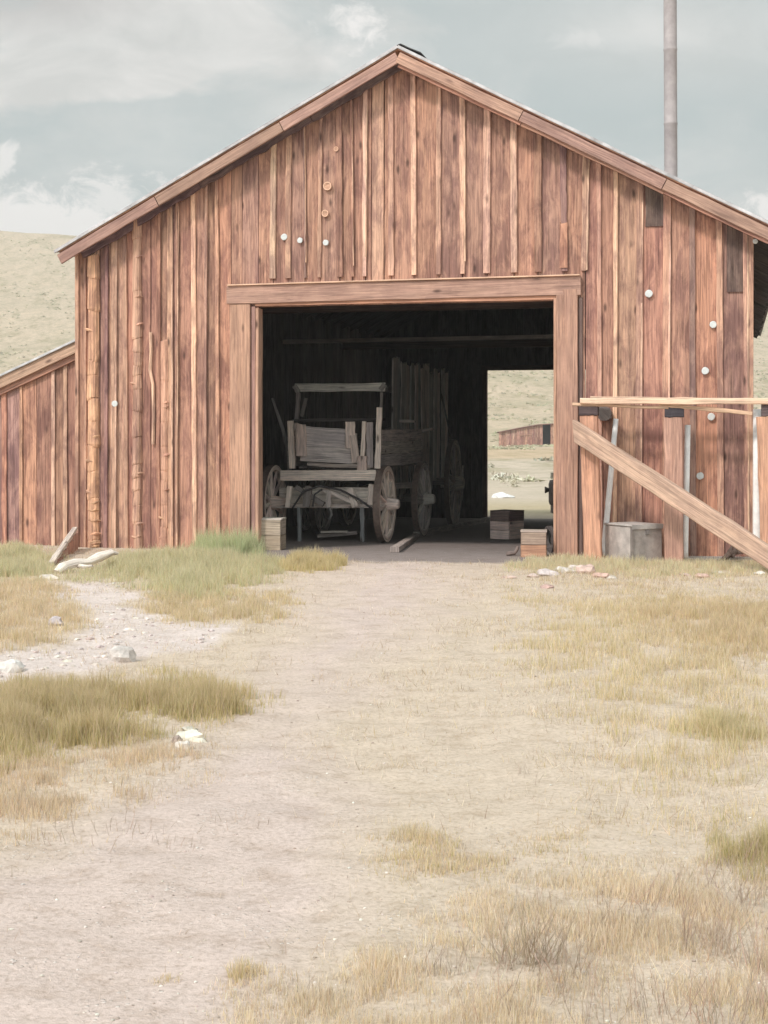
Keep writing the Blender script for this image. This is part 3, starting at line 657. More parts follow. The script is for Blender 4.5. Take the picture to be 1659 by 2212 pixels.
# ---- bleached log and stones
def ground_thing(mb, name, mat, px, py, label, cat, group=None, rz=0, dz=0):
    p = gpt(px, py); o = mb.build(name, mat); o.location = p + Vector((0, 0, dz)); o.rotation_euler = (0, 0, rz); tag(o, label, cat, group); return o
m = MB(); m.tube([(-.33, -.32, .04), (-.27, -.2, .13), (-.14, -.05, .17), (.0, .05, .18), (.12, .2, .26), (.26, .3, .33), (.33, .34, .3)], [.05, .08, .08, .07, .075, .055, .02], (.74, .66, .58), n=10, jit=.14, sm=False)
m.tube([(-.1, -.08, .12), (.02, -.18, .12), (.1, -.2, .14)], [.04, .03, .02], (.74, .66, .58), n=7, jit=.15)
o = ground_thing(m, 'bleached_log', M_wag, 190, 1236, 'bleached crooked log lying in the grass at the left corner of the barn', 'log'); o.scale = (.85, .8, .6)
stones = [(415, 1598, .09, .05, .04, (.72, .68, .58), 'flat cream stone at the edge of the dark grass patch, nearest the path'),
 (397, 1618, .045, .035, .035, (.66, .60, .54), 'small round stone just below the flat cream stone'),
 (386, 1606, .03, .03, .03, (.42, .34, .30), 'tiny brown stone touching the small round stone'),
 (409, 1580, .045, .03, .02, (.60, .56, .48), 'thin chip of stone behind the flat cream stone'),
 (264, 1428, .10, .07, .09, (.62, .56, .52), 'pale upright stone behind the dark grass patch'),
 (24, 1450, .08, .07, .07, (.68, .64, .60), 'white stone at the left edge behind the dark grass patch'),
 (122, 1350, .09, .06, .05, (.48, .42, .42), 'grey stone in dry grass on the left'),
 (105, 1252, .14, .06, .04, (.62, .55, .48), 'long low pale stone below the slanting board'),
 (1180, 1243, .16, .10, .05, (.60, .52, .50), 'broad pale slab in the rubble nearest the tan crate'),
 (1218, 1238, .14, .09, .06, (.64, .58, .55), 'grey white slab in the middle of the rubble strip'),
 (1265, 1240, .12, .09, .09, (.60, .44, .38), 'tall pinkish broken slab in front of the leaning pipe'),
 (1300, 1248, .10, .07, .05, (.56, .38, .32), 'reddish brick lump in front of the metal box'),
 (1322, 1251, .08, .05, .03, (.62, .55, .48), 'small pale chip right of the reddish brick lump'),
 (1100, 1249, .08, .04, .025, (.58, .44, .38), 'flat pink fragment alone below the tan crate'),
 (1180, 1270, .09, .05, .03, (.50, .34, .30), 'flat red fragment below the broad pale slab'),
 (1428, 1234, .11, .05, .02, (.62, .55, .48), 'thin pale slab below the middle rail post'),
 (1520, 1247, .11, .06, .035, (.58, .40, .34), 'flat reddish slab below the diagonal brace'),
 (1548, 1240, .09, .05, .025, (.66, .6, .54), 'pale flat stone behind the flat reddish slab'),
 (1243, 1232, .13, .05, .05, (.66, .58, .54), 'long pale slab tucked behind the tall pinkish broken slab'),
 (1150, 1247, .07, .05, .03, (.58, .46, .41), 'little pinkish slab at the left end of the rubble strip'),
 (1480, 1244, .07, .04, .02, (.56, .42, .38), 'thin pinkish slab between the middle rail post and the brace'),
 (1640, 1241, .08, .05, .03, (.66, .6, .54), 'pale stone at the right edge near the foot of the brace')]
for i, (px, py, a, b, c, t, lab) in enumerate(stones):
    m = MB(); m.rock((0, 0, c*.4), a, b, c, t, seed=50+i, rough=.7, rz=random.uniform(-.5, .5)); ground_thing(m, 'stone', M_stone, px, py, lab, 'stone', 'loose stones and rubble on the ground')
# ================================================================== BEYOND THE BARN
# distant shed
g0 = gpt(1140, 956)
def at(xi, Y, z): return Vector(((xi-CX)*Y/F, Y, z))
YS = 185.0; zs = float(terrain(np.array([20.]), np.array([YS]))[0])-.15
sh = empty('distant_shed', at(1150, YS, zs)); tag(sh, 'small reddish wooden shed far off on the field, seen through the rear opening', 'shed')
def zat(yi, Y=YS): return CAMH+(HY-yi)*Y/F
cols = MB(); xs = np.linspace(1078, 1262, 34); o_ = at(1150, YS, zs)
def rooft(x): return zat(np.interp(x, [1078, 1120, 1165, 1215, 1262], [935, 926, 918, 915, 922]))
for i in range(33):
    xm = (xs[i]+xs[i+1])/2; wv = (xs[1]-xs[0])*YS/F
    if 1174 < xm < 1192: continue
    a = at(xm, YS, zs-.2)-o_; b = at(xm, YS, rooft(xm))-o_
    cols.plank(a, b, (1, 0, 0), wv-.02, .05, vary(random.choice([(.46, .25, .19), (.38, .21, .16), (.54, .32, .24)]), .1), seg=1)
cols.build('wall', M_barn, sh)
m = MB(); m.box(at(1183, YS+.6, zs+1.2)-o_, 1.3, .1, 3.4, (.02, .018, .018)); m.build('doorway_shade_panel', M_beam, sh)  # black panel standing for the unlit inside of the doorway
m = MB()
for i in range(4):
    X = [1076, 1120, 1165, 1215, 1264]; a = at(X[i], YS+1.5, rooft(X[i])+.04)-o_; b = at(X[i+1], YS+1.5, rooft(X[i+1])+.04)-o_; m.plank(a, b, (0, 1, 0), 3.6, .12, (.20, .10, .08), seg=1)
m.build('roof', M_barn, sh)
m = MB(); m.plank(at(1122, YS-.1, zat(940))-o_, at(1150, YS-.1, zat(939))-o_, (0, 0, 1), .16, .05, (.42, .24, .18), seg=1); m.build('crossboard', M_beam, sh)
m = MB(); m.plank(at(1078, YS+3.2, zs-.2)-o_, at(1262, YS+3.2, zs-.2)-o_, (0, 0, 1), 3.0, .05, (.2, .12, .1), seg=1); m.build('wall', M_barn, sh)
# dark machine beyond rear door
gp = Vector((((1192-CX)*40/F), 40.0, float(terrain(np.array([4.5]), np.array([40.]))[0])))
mc = empty('rusty_boiler', gp); tag(mc, 'dark rusty boiler standing outside the rear opening, half hidden by the right door post', 'boiler')
m = MB(); m.tube([(.25, 0, .22), (.25, 0, .3), (.25, 0, .78), (.25, 0, .88), (.25, 0, .92)], [.3, .33, .33, .3, .1], (.07, .05, .045), n=20); m.build('drum', M_iron, mc)
m = MB(); m.box((.25, 0, .1), .5, .5, .22, (.1, .07, .06)); m.build('base', M_iron, mc)
m = MB(); m.tube([(-.08, 0, .62), (-.16, 0, .62), (-.18, 0, .62)], [.05, .09, .09], (.06, .045, .04), n=10); m.build('valve', M_iron, mc)
m = MB(); m.box((.16, 0, 1.02), .34, .3, .14, (.55, .5, .42)); m.build('cover', M_wag, mc)
m = MB(); m.rock((0, 0, .05), .45, .3, .16, (.75, .74, .72), seed=5); o = m.build('white_rock', M_stone)
Yr = 52; o.location = at(1088, Yr, float(terrain(np.array([4.]), np.array([float(Yr)]))[0])); tag(o, 'white rock on the field just beyond the rear opening', 'rock')
# ================================================================== GROUND
def pinp(px, py, poly):
    n = len(poly); ins = np.zeros(px.shape, bool); j = n-1
    for i in range(n):
        xi_, yi_ = poly[i]; xj, yj = poly[j]
        c = ((yi_ > py) != (yj > py)) & (px < (xj-xi_)*(py-yi_)/((yj-yi_) or 1e-9)+xi_)
        ins ^= c; j = i
    return ins
def toimg(X, Y, z=0.0): return CX+F*X/Y, HY+F*(CAMH-z)/Y
PATH = [(760, 1200), (1010, 1200), (930, 1330), (840, 1420), (740, 1500), (620, 1600), (780, 1750), (740, 1850), (780, 1930), (600, 2050), (500, 2250), (-400, 2250), (-400, 1900), (60, 1840), (200, 1740), (420, 1650), (520, 1560), (590, 1490), (640, 1400), (690, 1300)]
RUBB = [(100, 1245), (270, 1245), (290, 1310), (400, 1330), (500, 1350), (470, 1395), (330, 1400), (200, 1440), (-100, 1475), (-100, 1420), (110, 1400), (190, 1360), (170, 1300)]
def soft(px, py, poly, j=28, n=5):
    s_ = 0
    for k in range(n):
        a = 2*math.pi*k/n; s_ = s_ + pinp(px+j*math.cos(a), py+j*.35*math.sin(a), poly)
    return s_/n
xs = np.concatenate([-np.geomspace(900, 7, 60), np.arange(-6.9, 6.95, .05), np.geomspace(7, 900, 60)])
ys = np.concatenate([np.linspace(-60, 2.5, 12), np.arange(2.6, 21, .05), np.linspace(21.1, 60, 80), np.geomspace(61, 1000, 170)])
GX, GY = np.meshgrid(xs, ys); nx, ny = len(xs), len(ys)
GZ = terrain(GX, GY)
me = bpy.data.meshes.new('ground'); me.vertices.add(nx*ny)
me.vertices.foreach_set('co', np.stack([GX, GY, GZ], -1).ravel())
ii = (np.arange(ny-1)[:, None]*nx + np.arange(nx-1)[None, :]).ravel()
q = np.stack([ii, ii+1, ii+nx+1, ii+nx], -1).ravel()
me.loops.add(len(q)); me.loops.foreach_set('vertex_index', q.astype(np.int32)); me.polygons.add(len(ii))
me.polygons.foreach_set('loop_start', np.arange(0, len(q), 4, dtype=np.int32)); me.polygons.foreach_set('loop_total', np.full(len(ii), 4, np.int32))
me.polygons.foreach_set('use_smooth', np.ones(len(ii), bool)); me.update(calc_edges=True)
sel = GY > 2.0
PX, PY = toimg(GX, np.where(sel, GY, 2.0), GZ)
n1 = fbm(GX*1.6, GY*1.6, 4); n2 = fbm(GX*.7+30, GY*.7, 3)
PXj = PX + (n1-.5)*160; PYj = PY + (n2-.5)*70
bare = np.where(sel, soft(PXj, PYj, PATH, 90, 12), .4); rub = np.where(sel, soft(PXj, PYj, RUBB, 15), 0)
Tt = (GX-X0)*sn + (GY-D0)*cs; Ss = (GX-X0)*cs - (GY-D0)*sn
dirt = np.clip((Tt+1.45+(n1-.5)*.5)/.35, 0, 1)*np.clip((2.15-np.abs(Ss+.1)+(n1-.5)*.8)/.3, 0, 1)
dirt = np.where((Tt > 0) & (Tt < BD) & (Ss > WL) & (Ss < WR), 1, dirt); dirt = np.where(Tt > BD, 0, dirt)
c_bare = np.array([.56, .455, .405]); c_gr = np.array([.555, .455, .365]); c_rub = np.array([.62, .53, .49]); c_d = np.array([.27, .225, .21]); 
w_ = lambda a: a[..., None]
col = c_gr*(1-w_(bare)) + c_bare*w_(bare); col = col*(1-w_(rub)) + c_rub*w_(rub)
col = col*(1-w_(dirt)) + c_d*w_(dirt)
far = np.clip((Tt-BD)/4, 0, 1)
band = np.interp(GY, [30, 44, 52, 75, 105, 115, 155, 170, 220, 600], [0, 0, 1, 1, 1, 2, 2, 3, 3, 3])
cf = np.stack([np.interp(band, [0, 1, 2, 3], v) for v in ([.47, .53, .53, .52], [.39, .45, .41, .42], [.265, .365, .29, .315])], -1)
gn = fbm(GX/14, GY/22, 4); grn = np.clip((gn-.52)*5, 0, 1)*np.clip((GY-150)/100, 0, 1)
cf = cf*(1-w_(grn)*.45) + np.array([.40, .37, .23])*w_(grn)*.35
col = col*(1-w_(far)) + cf*w_(far)
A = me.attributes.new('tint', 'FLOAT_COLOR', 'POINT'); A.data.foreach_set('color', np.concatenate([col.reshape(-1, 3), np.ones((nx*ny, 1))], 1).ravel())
mg, nt, b = new_mat('dry_ground', .95, .1)
at_ = N(nt, 'ShaderNodeAttribute', attribute_name='tint'); tc = N(nt, 'ShaderNodeTexCoord')
def nz(sc, det, rg=.6, vec=None, sca=None):
    n = N(nt, 'ShaderNodeTexNoise', Scale=sc, Detail=det, Roughness=rg)
    mp = N(nt, 'ShaderNodeMapping'); mp.inputs['Scale'].default_value = sca or (1, 1, 1); L(nt, tc.outputs['Object'], mp.inputs[0]); L(nt, mp.outputs[0], n.inputs['Vector']); return n.outputs[0]
a1 = nz(4.5, 8, .75, sca=(1, 1.3, 1)); a2 = nz(45, 5, .7); a3 = nz(.25, 7, .75, sca=(1, .35, 1)); a4 = nz(.9, 6, .7, sca=(1, 1.5, 1))
c = mixc(nt, at_.outputs['Color'], ramp(nt, a1, [(.3, (.79, .75, .70)), (.5, gray(1)), (.72, (1.1, 1.09, 1.09))]), 1.0, 'MULTIPLY')
c = mixc(nt, c, ramp(nt, a2, [(.3, (.76, .74, .70)), (.5, gray(1)), (.75, (1.15, 1.15, 1.15))]), 1.0, 'MULTIPLY')
sep = N(nt, 'ShaderNodeSeparateXYZ'); L(nt, tc.outputs['Object'], sep.inputs[0])
fy = mth(nt, 'MULTIPLY', mth(nt, 'SUBTRACT', sep.outputs[1], 40), .02, clamp=True)
c2 = mixc(nt, c, ramp(nt, a3, [(.36, (.70, .72, .60)), (.5, gray(1)), (.68, (1.15, 1.12, 1.1))]), 1.0, 'MULTIPLY')
c2 = mixc(nt, c2, ramp(nt, a4, [(.38, (.74, .75, .66)), (.52, gray(1)), (.7, (1.08, 1.06, 1.06))]), 1.0, 'MULTIPLY')
c = mixc(nt, c, c2, fy)
# pebbles
vo = N(nt, 'ShaderNodeTexVoronoi', Scale=38.0); L(nt, tc.outputs['Object'], vo.inputs['Vector'])
pb = mth(nt, 'MULTIPLY', ramp(nt, vo.outputs['Distance'], [(.16, gray(1)), (.26, gray(0))]), ramp(nt, nz(2.1, 3), [(.5, gray(0)), (.62, gray(1))]))
pc = ramp(nt, N_out := vo.outputs['Color'], [(0, (.42, .33, .29)), (1, (.82, .77, .71))])
c = mixc(nt, c, pc, mth(nt, 'MULTIPLY', pb, mth(nt, 'SUBTRACT', .8, fy, clamp=True)))
L(nt, c, b.inputs['Base Color'])
bp = N(nt, 'ShaderNodeBump', Strength=.7, Distance=.03)
L(nt, mth(nt, 'ADD', mth(nt, 'MULTIPLY', a1, .8), mth(nt, 'ADD', mth(nt, 'MULTIPLY', a2, .35), mth(nt, 'MULTIPLY', pb, .2))), bp.inputs['Height']); L(nt, bp.outputs[0], b.inputs['Normal'])
me.materials.append(mg); go = bpy.data.objects.new('ground', me); C.objects.link(go); tag(go, kind='structure')
# ================================================================== GRASS
def blades(name, X, Y, h, wid, lean, col, label, cat, tipcol=None, mat=M_grass, segs=2, z=None, azb=None):
    n = len(X); z = terrain(X, Y) if z is None else z
    az = rng.random(n)*2*math.pi; fc = rng.random(n)*math.pi
    dx, dy = np.cos(az), np.sin(az); wx, wy = np.cos(fc), np.sin(fc)
    ln = lean*h
    B = np.stack([X, Y, z-.004], -1); Wv = np.stack([wx, wy, np.zeros(n)], -1)*(wid/2)[:, None]
    Dv = np.stack([dx*ln, dy*ln, np.zeros(n)], -1); up = np.zeros((n, 3)); up[:, 2] = h*np.sqrt(np.clip(1-np.minimum(lean, .95)**2, .05, 1))
    if segs == 2:
        vs = np.stack([B-Wv, B+Wv, B+Dv*.32+up*.55-Wv*.75, B+Dv*.32+up*.55+Wv*.75, B+Dv+up], 1)
        fi = np.array([0, 1, 3, 2, 2, 3, 4]); tot = [4, 3]; nv = 5
    else:
        vs = np.stack([B-Wv, B+Wv, B+Dv+up], 1); fi = np.array([0, 1, 2]); tot = [3]; nv = 3
    me = bpy.data.meshes.new(name); me.vertices.add(n*nv); me.vertices.foreach_set('co', vs.ravel())
    idx = (np.arange(n)[:, None]*nv + fi[None]).ravel().astype(np.int32)
    me.loops.add(len(idx)); me.loops.foreach_set('vertex_index', idx)
    T = np.tile(np.array(tot), n); st = np.concatenate([[0], np.cumsum(T)[:-1]])
    me.polygons.add(len(T)); me.polygons.foreach_set('loop_start', st.astype(np.int32)); me.polygons.foreach_set('loop_total', T.astype(np.int32))
    me.update(calc_edges=True)
    cc = np.repeat(col[:, None, :], nv, 1)
    if tipcol is not None:
        cc[:, -1, :] = tipcol
        if nv == 5: cc[:, 2:4, :] = (.6*col+.4*tipcol)[:, None, :]
    a = me.attributes.new('tint', 'FLOAT_COLOR', 'POINT'); a.data.foreach_set('color', np.concatenate([cc.reshape(-1, 3), np.ones((n*nv, 1))], 1).ravel())
    me.materials.append(mat); o = bpy.data.objects.new(name, me); C.objects.link(o)
    tag(o, label, cat, kind='stuff'); return o
def sample(n, y0, y1, side=.31, pad=.7):
    """uniform over the ground between two distances"""
    Y = np.sqrt(rng.random(n)*(y1*y1-y0*y0)+y0*y0); X = (rng.random(n)*2-1)*(side*Y+pad); return X, Y
def free(X, Y):   # keep blades out of the barn
    s_ = (X-X0)*cs-(Y-D0)*sn; t = (X-X0)*sn+(Y-D0)*cs
    return ~((t > -.06) & (s_ > WL-3.8)) & ~((t > -1.3) & (np.abs(s_+.1) < 1.75))
STR = np.array([.76, .64, .48]); OLV = np.array([.53, .47, .21]); GRN = np.array([.56, .58, .34]); BRN = np.array([.66, .51, .38]); PAL = np.array([.82, .73, .61]); RED = np.array([.70, .48, .40]); TANG = np.array([.72, .58, .36])
def mixcols(n, cols, ws):
    k = rng.choice(len(cols), n, p=np.array(ws)/sum(ws)); c = np.array(cols)[k]
    return np.clip(c*(1+rng.normal(0, .13, n))[:, None]*(1+rng.normal(0, .03, (n, 3))), .02, .95)
# 1 short dry stubble everywhere
X, Y = sample(740000, 3.2, 19.5, .36, 1.4); px, py = toimg(X, Y)
n1 = fbm(X*2.2, Y*2.2, 4); n2 = fbm(X*.7+30, Y*.7, 3); n3 = fbm(X*7+5, Y*7, 2)
bare = soft(px+(n1-.5)*200, py+(n2-.5)*80, PATH, 70, 9)
rub = soft(px+(n1-.5)*100, py+(n2-.5)*40, RUBB, 15)
dens = np.clip((n1-.33)*3.2, .10, 1)*(1-.72*bare)*(1-.6*rub)*np.clip((n3-.25)*2.2, .15, 1)
dens = np.clip(dens*(1+.5*(px > 1150)), 0, 1)
k = (rng.random(len(X)) < dens) & free(X, Y); X, Y, px, py, bare = X[k], Y[k], px[k], py[k], bare[k]
n = len(X); h = np.clip(rng.exponential(.022, n), .008, .09)*(1-.35*bare); right = np.clip((px-1100)/400, 0, 1)
c = mixcols(n, [STR, PAL, np.array([.48, .36, .26]), TANG], [4, 2, 3.5, 2]); 
blades('short_dry_grass', X, Y, h*(1+.5*right), rng.uniform(.0016, .004, n)*(Y/7)**.6, rng.uniform(.2, .95, n), c, 'short pale dry grass covering the ground around the path', 'grass', segs=1)
# patches: polygon, count, height range, colours, weights, tip
patches = [
 ('tall_olive_grass', 'tall dark olive grass patch left of the path', [(-200, 1505), (60, 1488), (250, 1478), (400, 1478), (520, 1500), (590, 1515), (520, 1540), (450, 1570), (330, 1598), (250, 1620), (120, 1650), (-200, 1690)], 40000, (.06, .20), [OLV, BRN, TANG, GRN], [8, 2, 1.3, .8], (.68, .54, .36), 40),
 ('barn_side_grass', 'fresh green grass along the foot of the barn, left of the doorway', [(-200, 1186), (95, 1190), (100, 1240), (235, 1240), (245, 1196), (400, 1196), (555, 1196), (612, 1204), (622, 1236), (520, 1270), (460, 1300), (360, 1305), (300, 1275), (240, 1262), (90, 1258), (-200, 1258)][:3]+[(160, 1250), (215, 1225), (245, 1196), (400, 1196), (555, 1196), (612, 1204), (622, 1236), (520, 1270), (460, 1300), (360, 1305), (300, 1270), (240, 1252), (90, 1256), (-200, 1258)], 60000, (.08, .20), [GRN, OLV, TANG, STR], [6, 2, 3, 2], (.72, .66, .46), 22),
 ('green_weeds', 'tall bright green weeds against the barn wall', [(370, 1186), (420, 1180), (560, 1186), (600, 1206), (470, 1206)], 5200, (.18, .40), [(.52, .60, .34), GRN, STR], [4, 3, 1], (.64, .66, .42), 12),
 ('yellow_green_clump', 'rounded yellow green grass clump at the left of the doorway', [(612, 1204), (660, 1200), (730, 1206), (738, 1222), (690, 1230), (615, 1228)], 7500, (.10, .22), [(.64, .56, .27), TANG, OLV], [5, 3, 2], (.74, .62, .40), 12),
 ('left_tan_grass', 'tan grass around the stones on the left', [(-200, 1262), (120, 1262), (185, 1310), (200, 1350), (120, 1395), (-200, 1430)], 16000, (.06, .14), [TANG, STR, OLV, BRN], [4, 4, 1.5, 1], (.76, .62, .45), 20),
 ('middle_left_grass', 'thin tan grass in front of the barn side grass', [(280, 1290), (500, 1285), (640, 1290), (600, 1340), (420, 1350), (300, 1330)], 8000, (.05, .12), [TANG, STR, OLV], [4, 3, 2], (.72, .60, .42), 20),
 ('right_wall_grass', 'pale green grass at the foot of the right wall', [(1085, 1204), (1200, 1204), (1300, 1210), (1700, 1218), (1750, 1245), (1400, 1250), (1090, 1236)], 15000, (.05, .13), [GRN, TANG, STR], [2.5, 3, 3], (.76, .70, .50), 8),
 ('right_meadow_grass', 'tan and olive meadow grass covering the right side', [(1190, 1270), (1400, 1275), (1900, 1300), (1900, 1880), (1580, 1870), (1400, 1800), (1330, 1720), (1220, 1600), (1200, 1480), (1120, 1380)], 38000, (.03, .12), [TANG, STR, OLV, PAL], [4, 4, 3.5, 1.5], (.78, .65, .45), 60),
 ('right_edge_grass', 'browner taller grass at the right edge of the meadow', [(1400, 1300), (1900, 1310), (1900, 1460), (1560, 1440), (1350, 1370)], 13000, (.06, .15), [TANG, BRN, OLV], [4, 2.5, 2], (.68, .54, .38), 30),
 ('right_green_tuft', 'green tuft in the middle of the right meadow', [(1480, 1565), (1560, 1558), (1620, 1575), (1590, 1605), (1500, 1600)], 2300, (.08, .18), [OLV, GRN, TANG], [3, 1.5, 4], (.74, .63, .42), 36),
 ('dark_edge_tuft', 'dark olive tuft at the right edge in the foreground', [(1560, 1830), (1640, 1815), (1800, 1820), (1800, 1900), (1640, 1900)], 1900, (.10, .20), [OLV, (.45, .38, .20), TANG], [4, 2, 2], (.66, .56, .36), 36),
 ('centre_olive_grass', 'short olive grass patch at the right edge of the path', [(770, 1850), (850, 1815), (980, 1800), (1150, 1810), (1330, 1790), (1350, 1830), (1100, 1870), (980, 1925), (860, 1910)], 3600, (.02, .06), [OLV, TANG, BRN, STR], [2, 4, 2, 2], (.74, .62, .46), 50),
 ('foreground_clump', 'small olive clump standing alone near the bottom of the path', [(508, 2110), (545, 2098), (592, 2104), (590, 2130), (545, 2138), (512, 2132)], 300, (.03, .09), [OLV, TANG, STR], [2, 3, 2], (.74, .62, .46), 18),
 ('foreground_clump', 'low flat olive clump left of the small standing one', [(330, 2122), (398, 2120), (402, 2132), (335, 2134)], 130, (.02, .05), [OLV, TANG, STR], [2, 3, 2], (.74, .62, .46), 12),
 ('foreground_dry_grass', 'tangled pale dry grass across the bottom right', [(560, 2180), (760, 2080), (860, 1990), (980, 1930), (1200, 1880), (1800, 1900), (1800, 2330), (500, 2330)], 30000, (.02, .065), [STR, PAL, TANG, BRN], [4, 3, 3, 1.5], (.80, .68, .53), 60),
 ('upper_left_stubble', 'brown stubble below the dark grass patch', [(-200, 1660), (240, 1640), (460, 1600), (480, 1640), (320, 1720), (120, 1800), (-200, 1850)], 9000, (.03, .08), [BRN, TANG, STR], [3, 3, 3], (.70, .57, .44), 40),
]
for (nm, lab, poly, cnt, (h0, h1), cols, ws, tip, jit) in patches:
    P_ = np.array(poly, float); y0, y1 = P_[:, 1].min(), P_[:, 1].max(); x0, x1 = P_[:, 0].min(), P_[:, 0].max()
    Ya, Yb = F*CAMH/(y1+jit-HY), F*CAMH/(y0-jit-HY)
    m_ = cnt*9; Y = np.sqrt(rng.random(m_)*(Yb**2-Ya**2)+Ya**2); px = x0-jit+rng.random(m_)*(x1-x0+2*jit); X = (px-CX)*Y/F; py = HY+F*CAMH/Y
    n1 = fbm(X*2.3+3, Y*2.3, 4); n2 = fbm(X*1.9+60, Y*1.9, 4); n3 = fbm(X*6, Y*6+3, 3)
    n4 = fbm(X*9+1, Y*9, 3); ins = soft(px+(n1-.5)*jit*5+(n4-.5)*jit*3, py+(n2-.5)*jit*1.8+(n4-.5)*jit, poly, jit*1.5, 12)
    k = (rng.random(m_) < ins**1.5*np.clip((n3-.3)*3.2, .08, 1)) & free(X, Y)
    X, Y, n1, ins = X[k][:cnt], Y[k][:cnt], n3[k][:cnt], ins[k][:cnt]; n = len(X)
    h = (h0+(h1-h0)*rng.random(n)**1.4*1.1)*(.5+.65*np.clip((n1-.3)*2, 0, 1))*(.35+.65*ins)
    c = mixcols(n, [np.array(q) for q in cols], ws); tp = np.clip(np.array(tip)[None]*(1+rng.normal(0, .12, n))[:, None], .02, .95)
    blades(nm, X, Y, h, rng.uniform(.002, .0042, n)*np.clip((Y/8)**.5, .55, 1.5), rng.uniform(.05, .5, n), c, lab, 'grass', tipcol=tp)
# woody dry stalks, bottom right: branching thin stems
def stalks(name, label, clusters, tint):
    V = []; Fc = []; Cl = []
    def stem(p, d, ln, r, depth, col):
        nseg = 4; q = Vector(p); d = Vector(d)
        side = d.cross(Vector((0, 1, 0))).normalized() if abs(d.y) < .9 else Vector((1, 0, 0))
        prev = None
        for i in range(nseg+1):
            w_ = side*r*(1-.75*i/nseg); w2 = Vector((0, 1, 0))*r*(1-.75*i/nseg)
            V.extend([q-w_, q+w_*.5+w2, q+w_*.5-w2]); Cl.extend([col]*3); b_ = len(V)-3
            if prev is not None:
                for a, c_ in ((0, 1), (1, 2), (2, 0)): Fc.append((prev+a, prev+c_, b_+c_, b_+a))
            prev = b_
            if depth > 0 and i in (1, 2, 3) and random.random() < .75:
                dd = (d + Vector((random.uniform(-.7, .7), random.uniform(-.5, .5), random.uniform(.0, .3)))).normalized()
                stem(q, dd, ln*random.uniform(.3, .55), r*.65, depth-1, col)
            d = (d + Vector((random.uniform(-.16, .16), random.uniform(-.12, .12), .05))).normalized(); q = q + d*(ln/nseg)
    for (px, py, rad, cnt, hh) in clusters:
        for k in range(cnt):
            x = px+random.gauss(0, rad*.5); y = py+random.gauss(0, rad*.16); g = gpt(x, y)
            out = Vector((random.gauss(0, .28)+(x-px)/max(rad, 1)*.35, random.gauss(0, .25), 1)).normalized()
            col = vary(tint, .25, .06); stem(g, out, hh*random.uniform(.55, 1.1), random.uniform(.0006, .0012), 1, col)
    me = bpy.data.meshes.new(name); me.from_pydata([tuple(v) for v in V], [], Fc)
    a = me.attributes.new('tint', 'FLOAT_COLOR', 'POINT'); a.data.foreach_set('color', np.concatenate([np.array(Cl), np.ones((len(Cl), 1))], 1).ravel())
    me.materials.append(M_grass); o = bpy.data.objects.new(name, me); C.objects.link(o); tag(o, label, 'grass', kind='stuff')
stalks('dry_stalks', 'bushy cluster of grey brown dry stalks in the foreground, right of centre', [(1140, 2085, 60, 46, .20), (1190, 2080, 40, 20, .15), (1090, 2085, 60, 16, .13)], (.56, .46, .35))
cl = []
for (a, b_, c_, d_, e_) in ((1030, 2090, 90, 16, .12), (1230, 2110, 60, 26, .15), (1340, 2020, 80, 26, .14), (1430, 1960, 70, 22, .14), (1500, 2040, 70, 26, .15), (1560, 2060, 70, 34, .17), (1640, 2100, 50, 40, .2), (1620, 1960, 60, 30, .16), (1320, 1960, 80, 14, .1), (1210, 2150, 60, 18, .13), (1440, 2190, 80, 26, .14), (1560, 2215, 80, 36, .16), (1300, 2210, 90, 20, .14), (1180, 1960, 60, 10, .08), (950, 2110, 70, 12, .1), (1080, 2190, 80, 16, .12), (1650, 2190, 50, 20, .15), (1480, 1900, 100, 16, .1), (1620, 1880, 60, 20, .13)): cl.append((a, b_, c_, d_, e_))
stalks('dry_stalks', 'scattered thin reddish brown dry stalks across the bottom right', cl, (.62, .49, .40))
stalks('dry_stalks', 'sparse dry stalks on bare ground at the left foreground', [(190, 1800, 120, 16, .07), (280, 1795, 60, 8, .08), (520, 1780, 80, 10, .05), (350, 1820, 90, 12, .05), (660, 2140, 40, 8, .05), (730, 2150, 30, 4, .04), (880, 2090, 60, 8, .07), (330, 1600, 80, 14, .09), (1130, 1680, 80, 10, .06), (60, 1760, 90, 12, .06)], (.56, .45, .36))
# pebbles loose on the path (nobody could count them)
m = MB()
for k in range(420):
    px = random.uniform(-150, 1750); py = 1230+(random.random()**.7)*1000
    g = gpt(px, py); r = random.uniform(.002, .007)*(1 if py > 1500 else 1.6)
    m.rock(g+Vector((0, 0, r*.3)), r*random.uniform(1, 1.6), r, r*.7, vary(random.choice([(.62, .55, .49), (.42, .34, .29), (.68, .64, .58), (.5, .42, .36)]), .15), seed=k, sub=1)
o = m.build('pebbles', M_stone); tag(o, 'scattered small pebbles over the dirt path', 'pebbles', kind='stuff')
m = MB()
for k in range(300):
    while True:
        px = random.uniform(-60, 500); py = random.uniform(1245, 1470)
        if pinp(np.array([px]), np.array([py]), RUBB)[0]: break
    g = gpt(px, py); r = .006+.022*random.random()**2.5
    m.rock(g+Vector((0, 0, r*.2)), r*random.uniform(1, 1.8), r, r*.55, vary(random.choice([(.62, .54, .49), (.54, .44, .40), (.66, .6, .55), (.56, .48, .44)]), .15), seed=k, sub=1)
o = m.build('rubble', M_stone); tag(o, 'strip of broken pale rubble left of the path', 'rubble', kind='stuff')
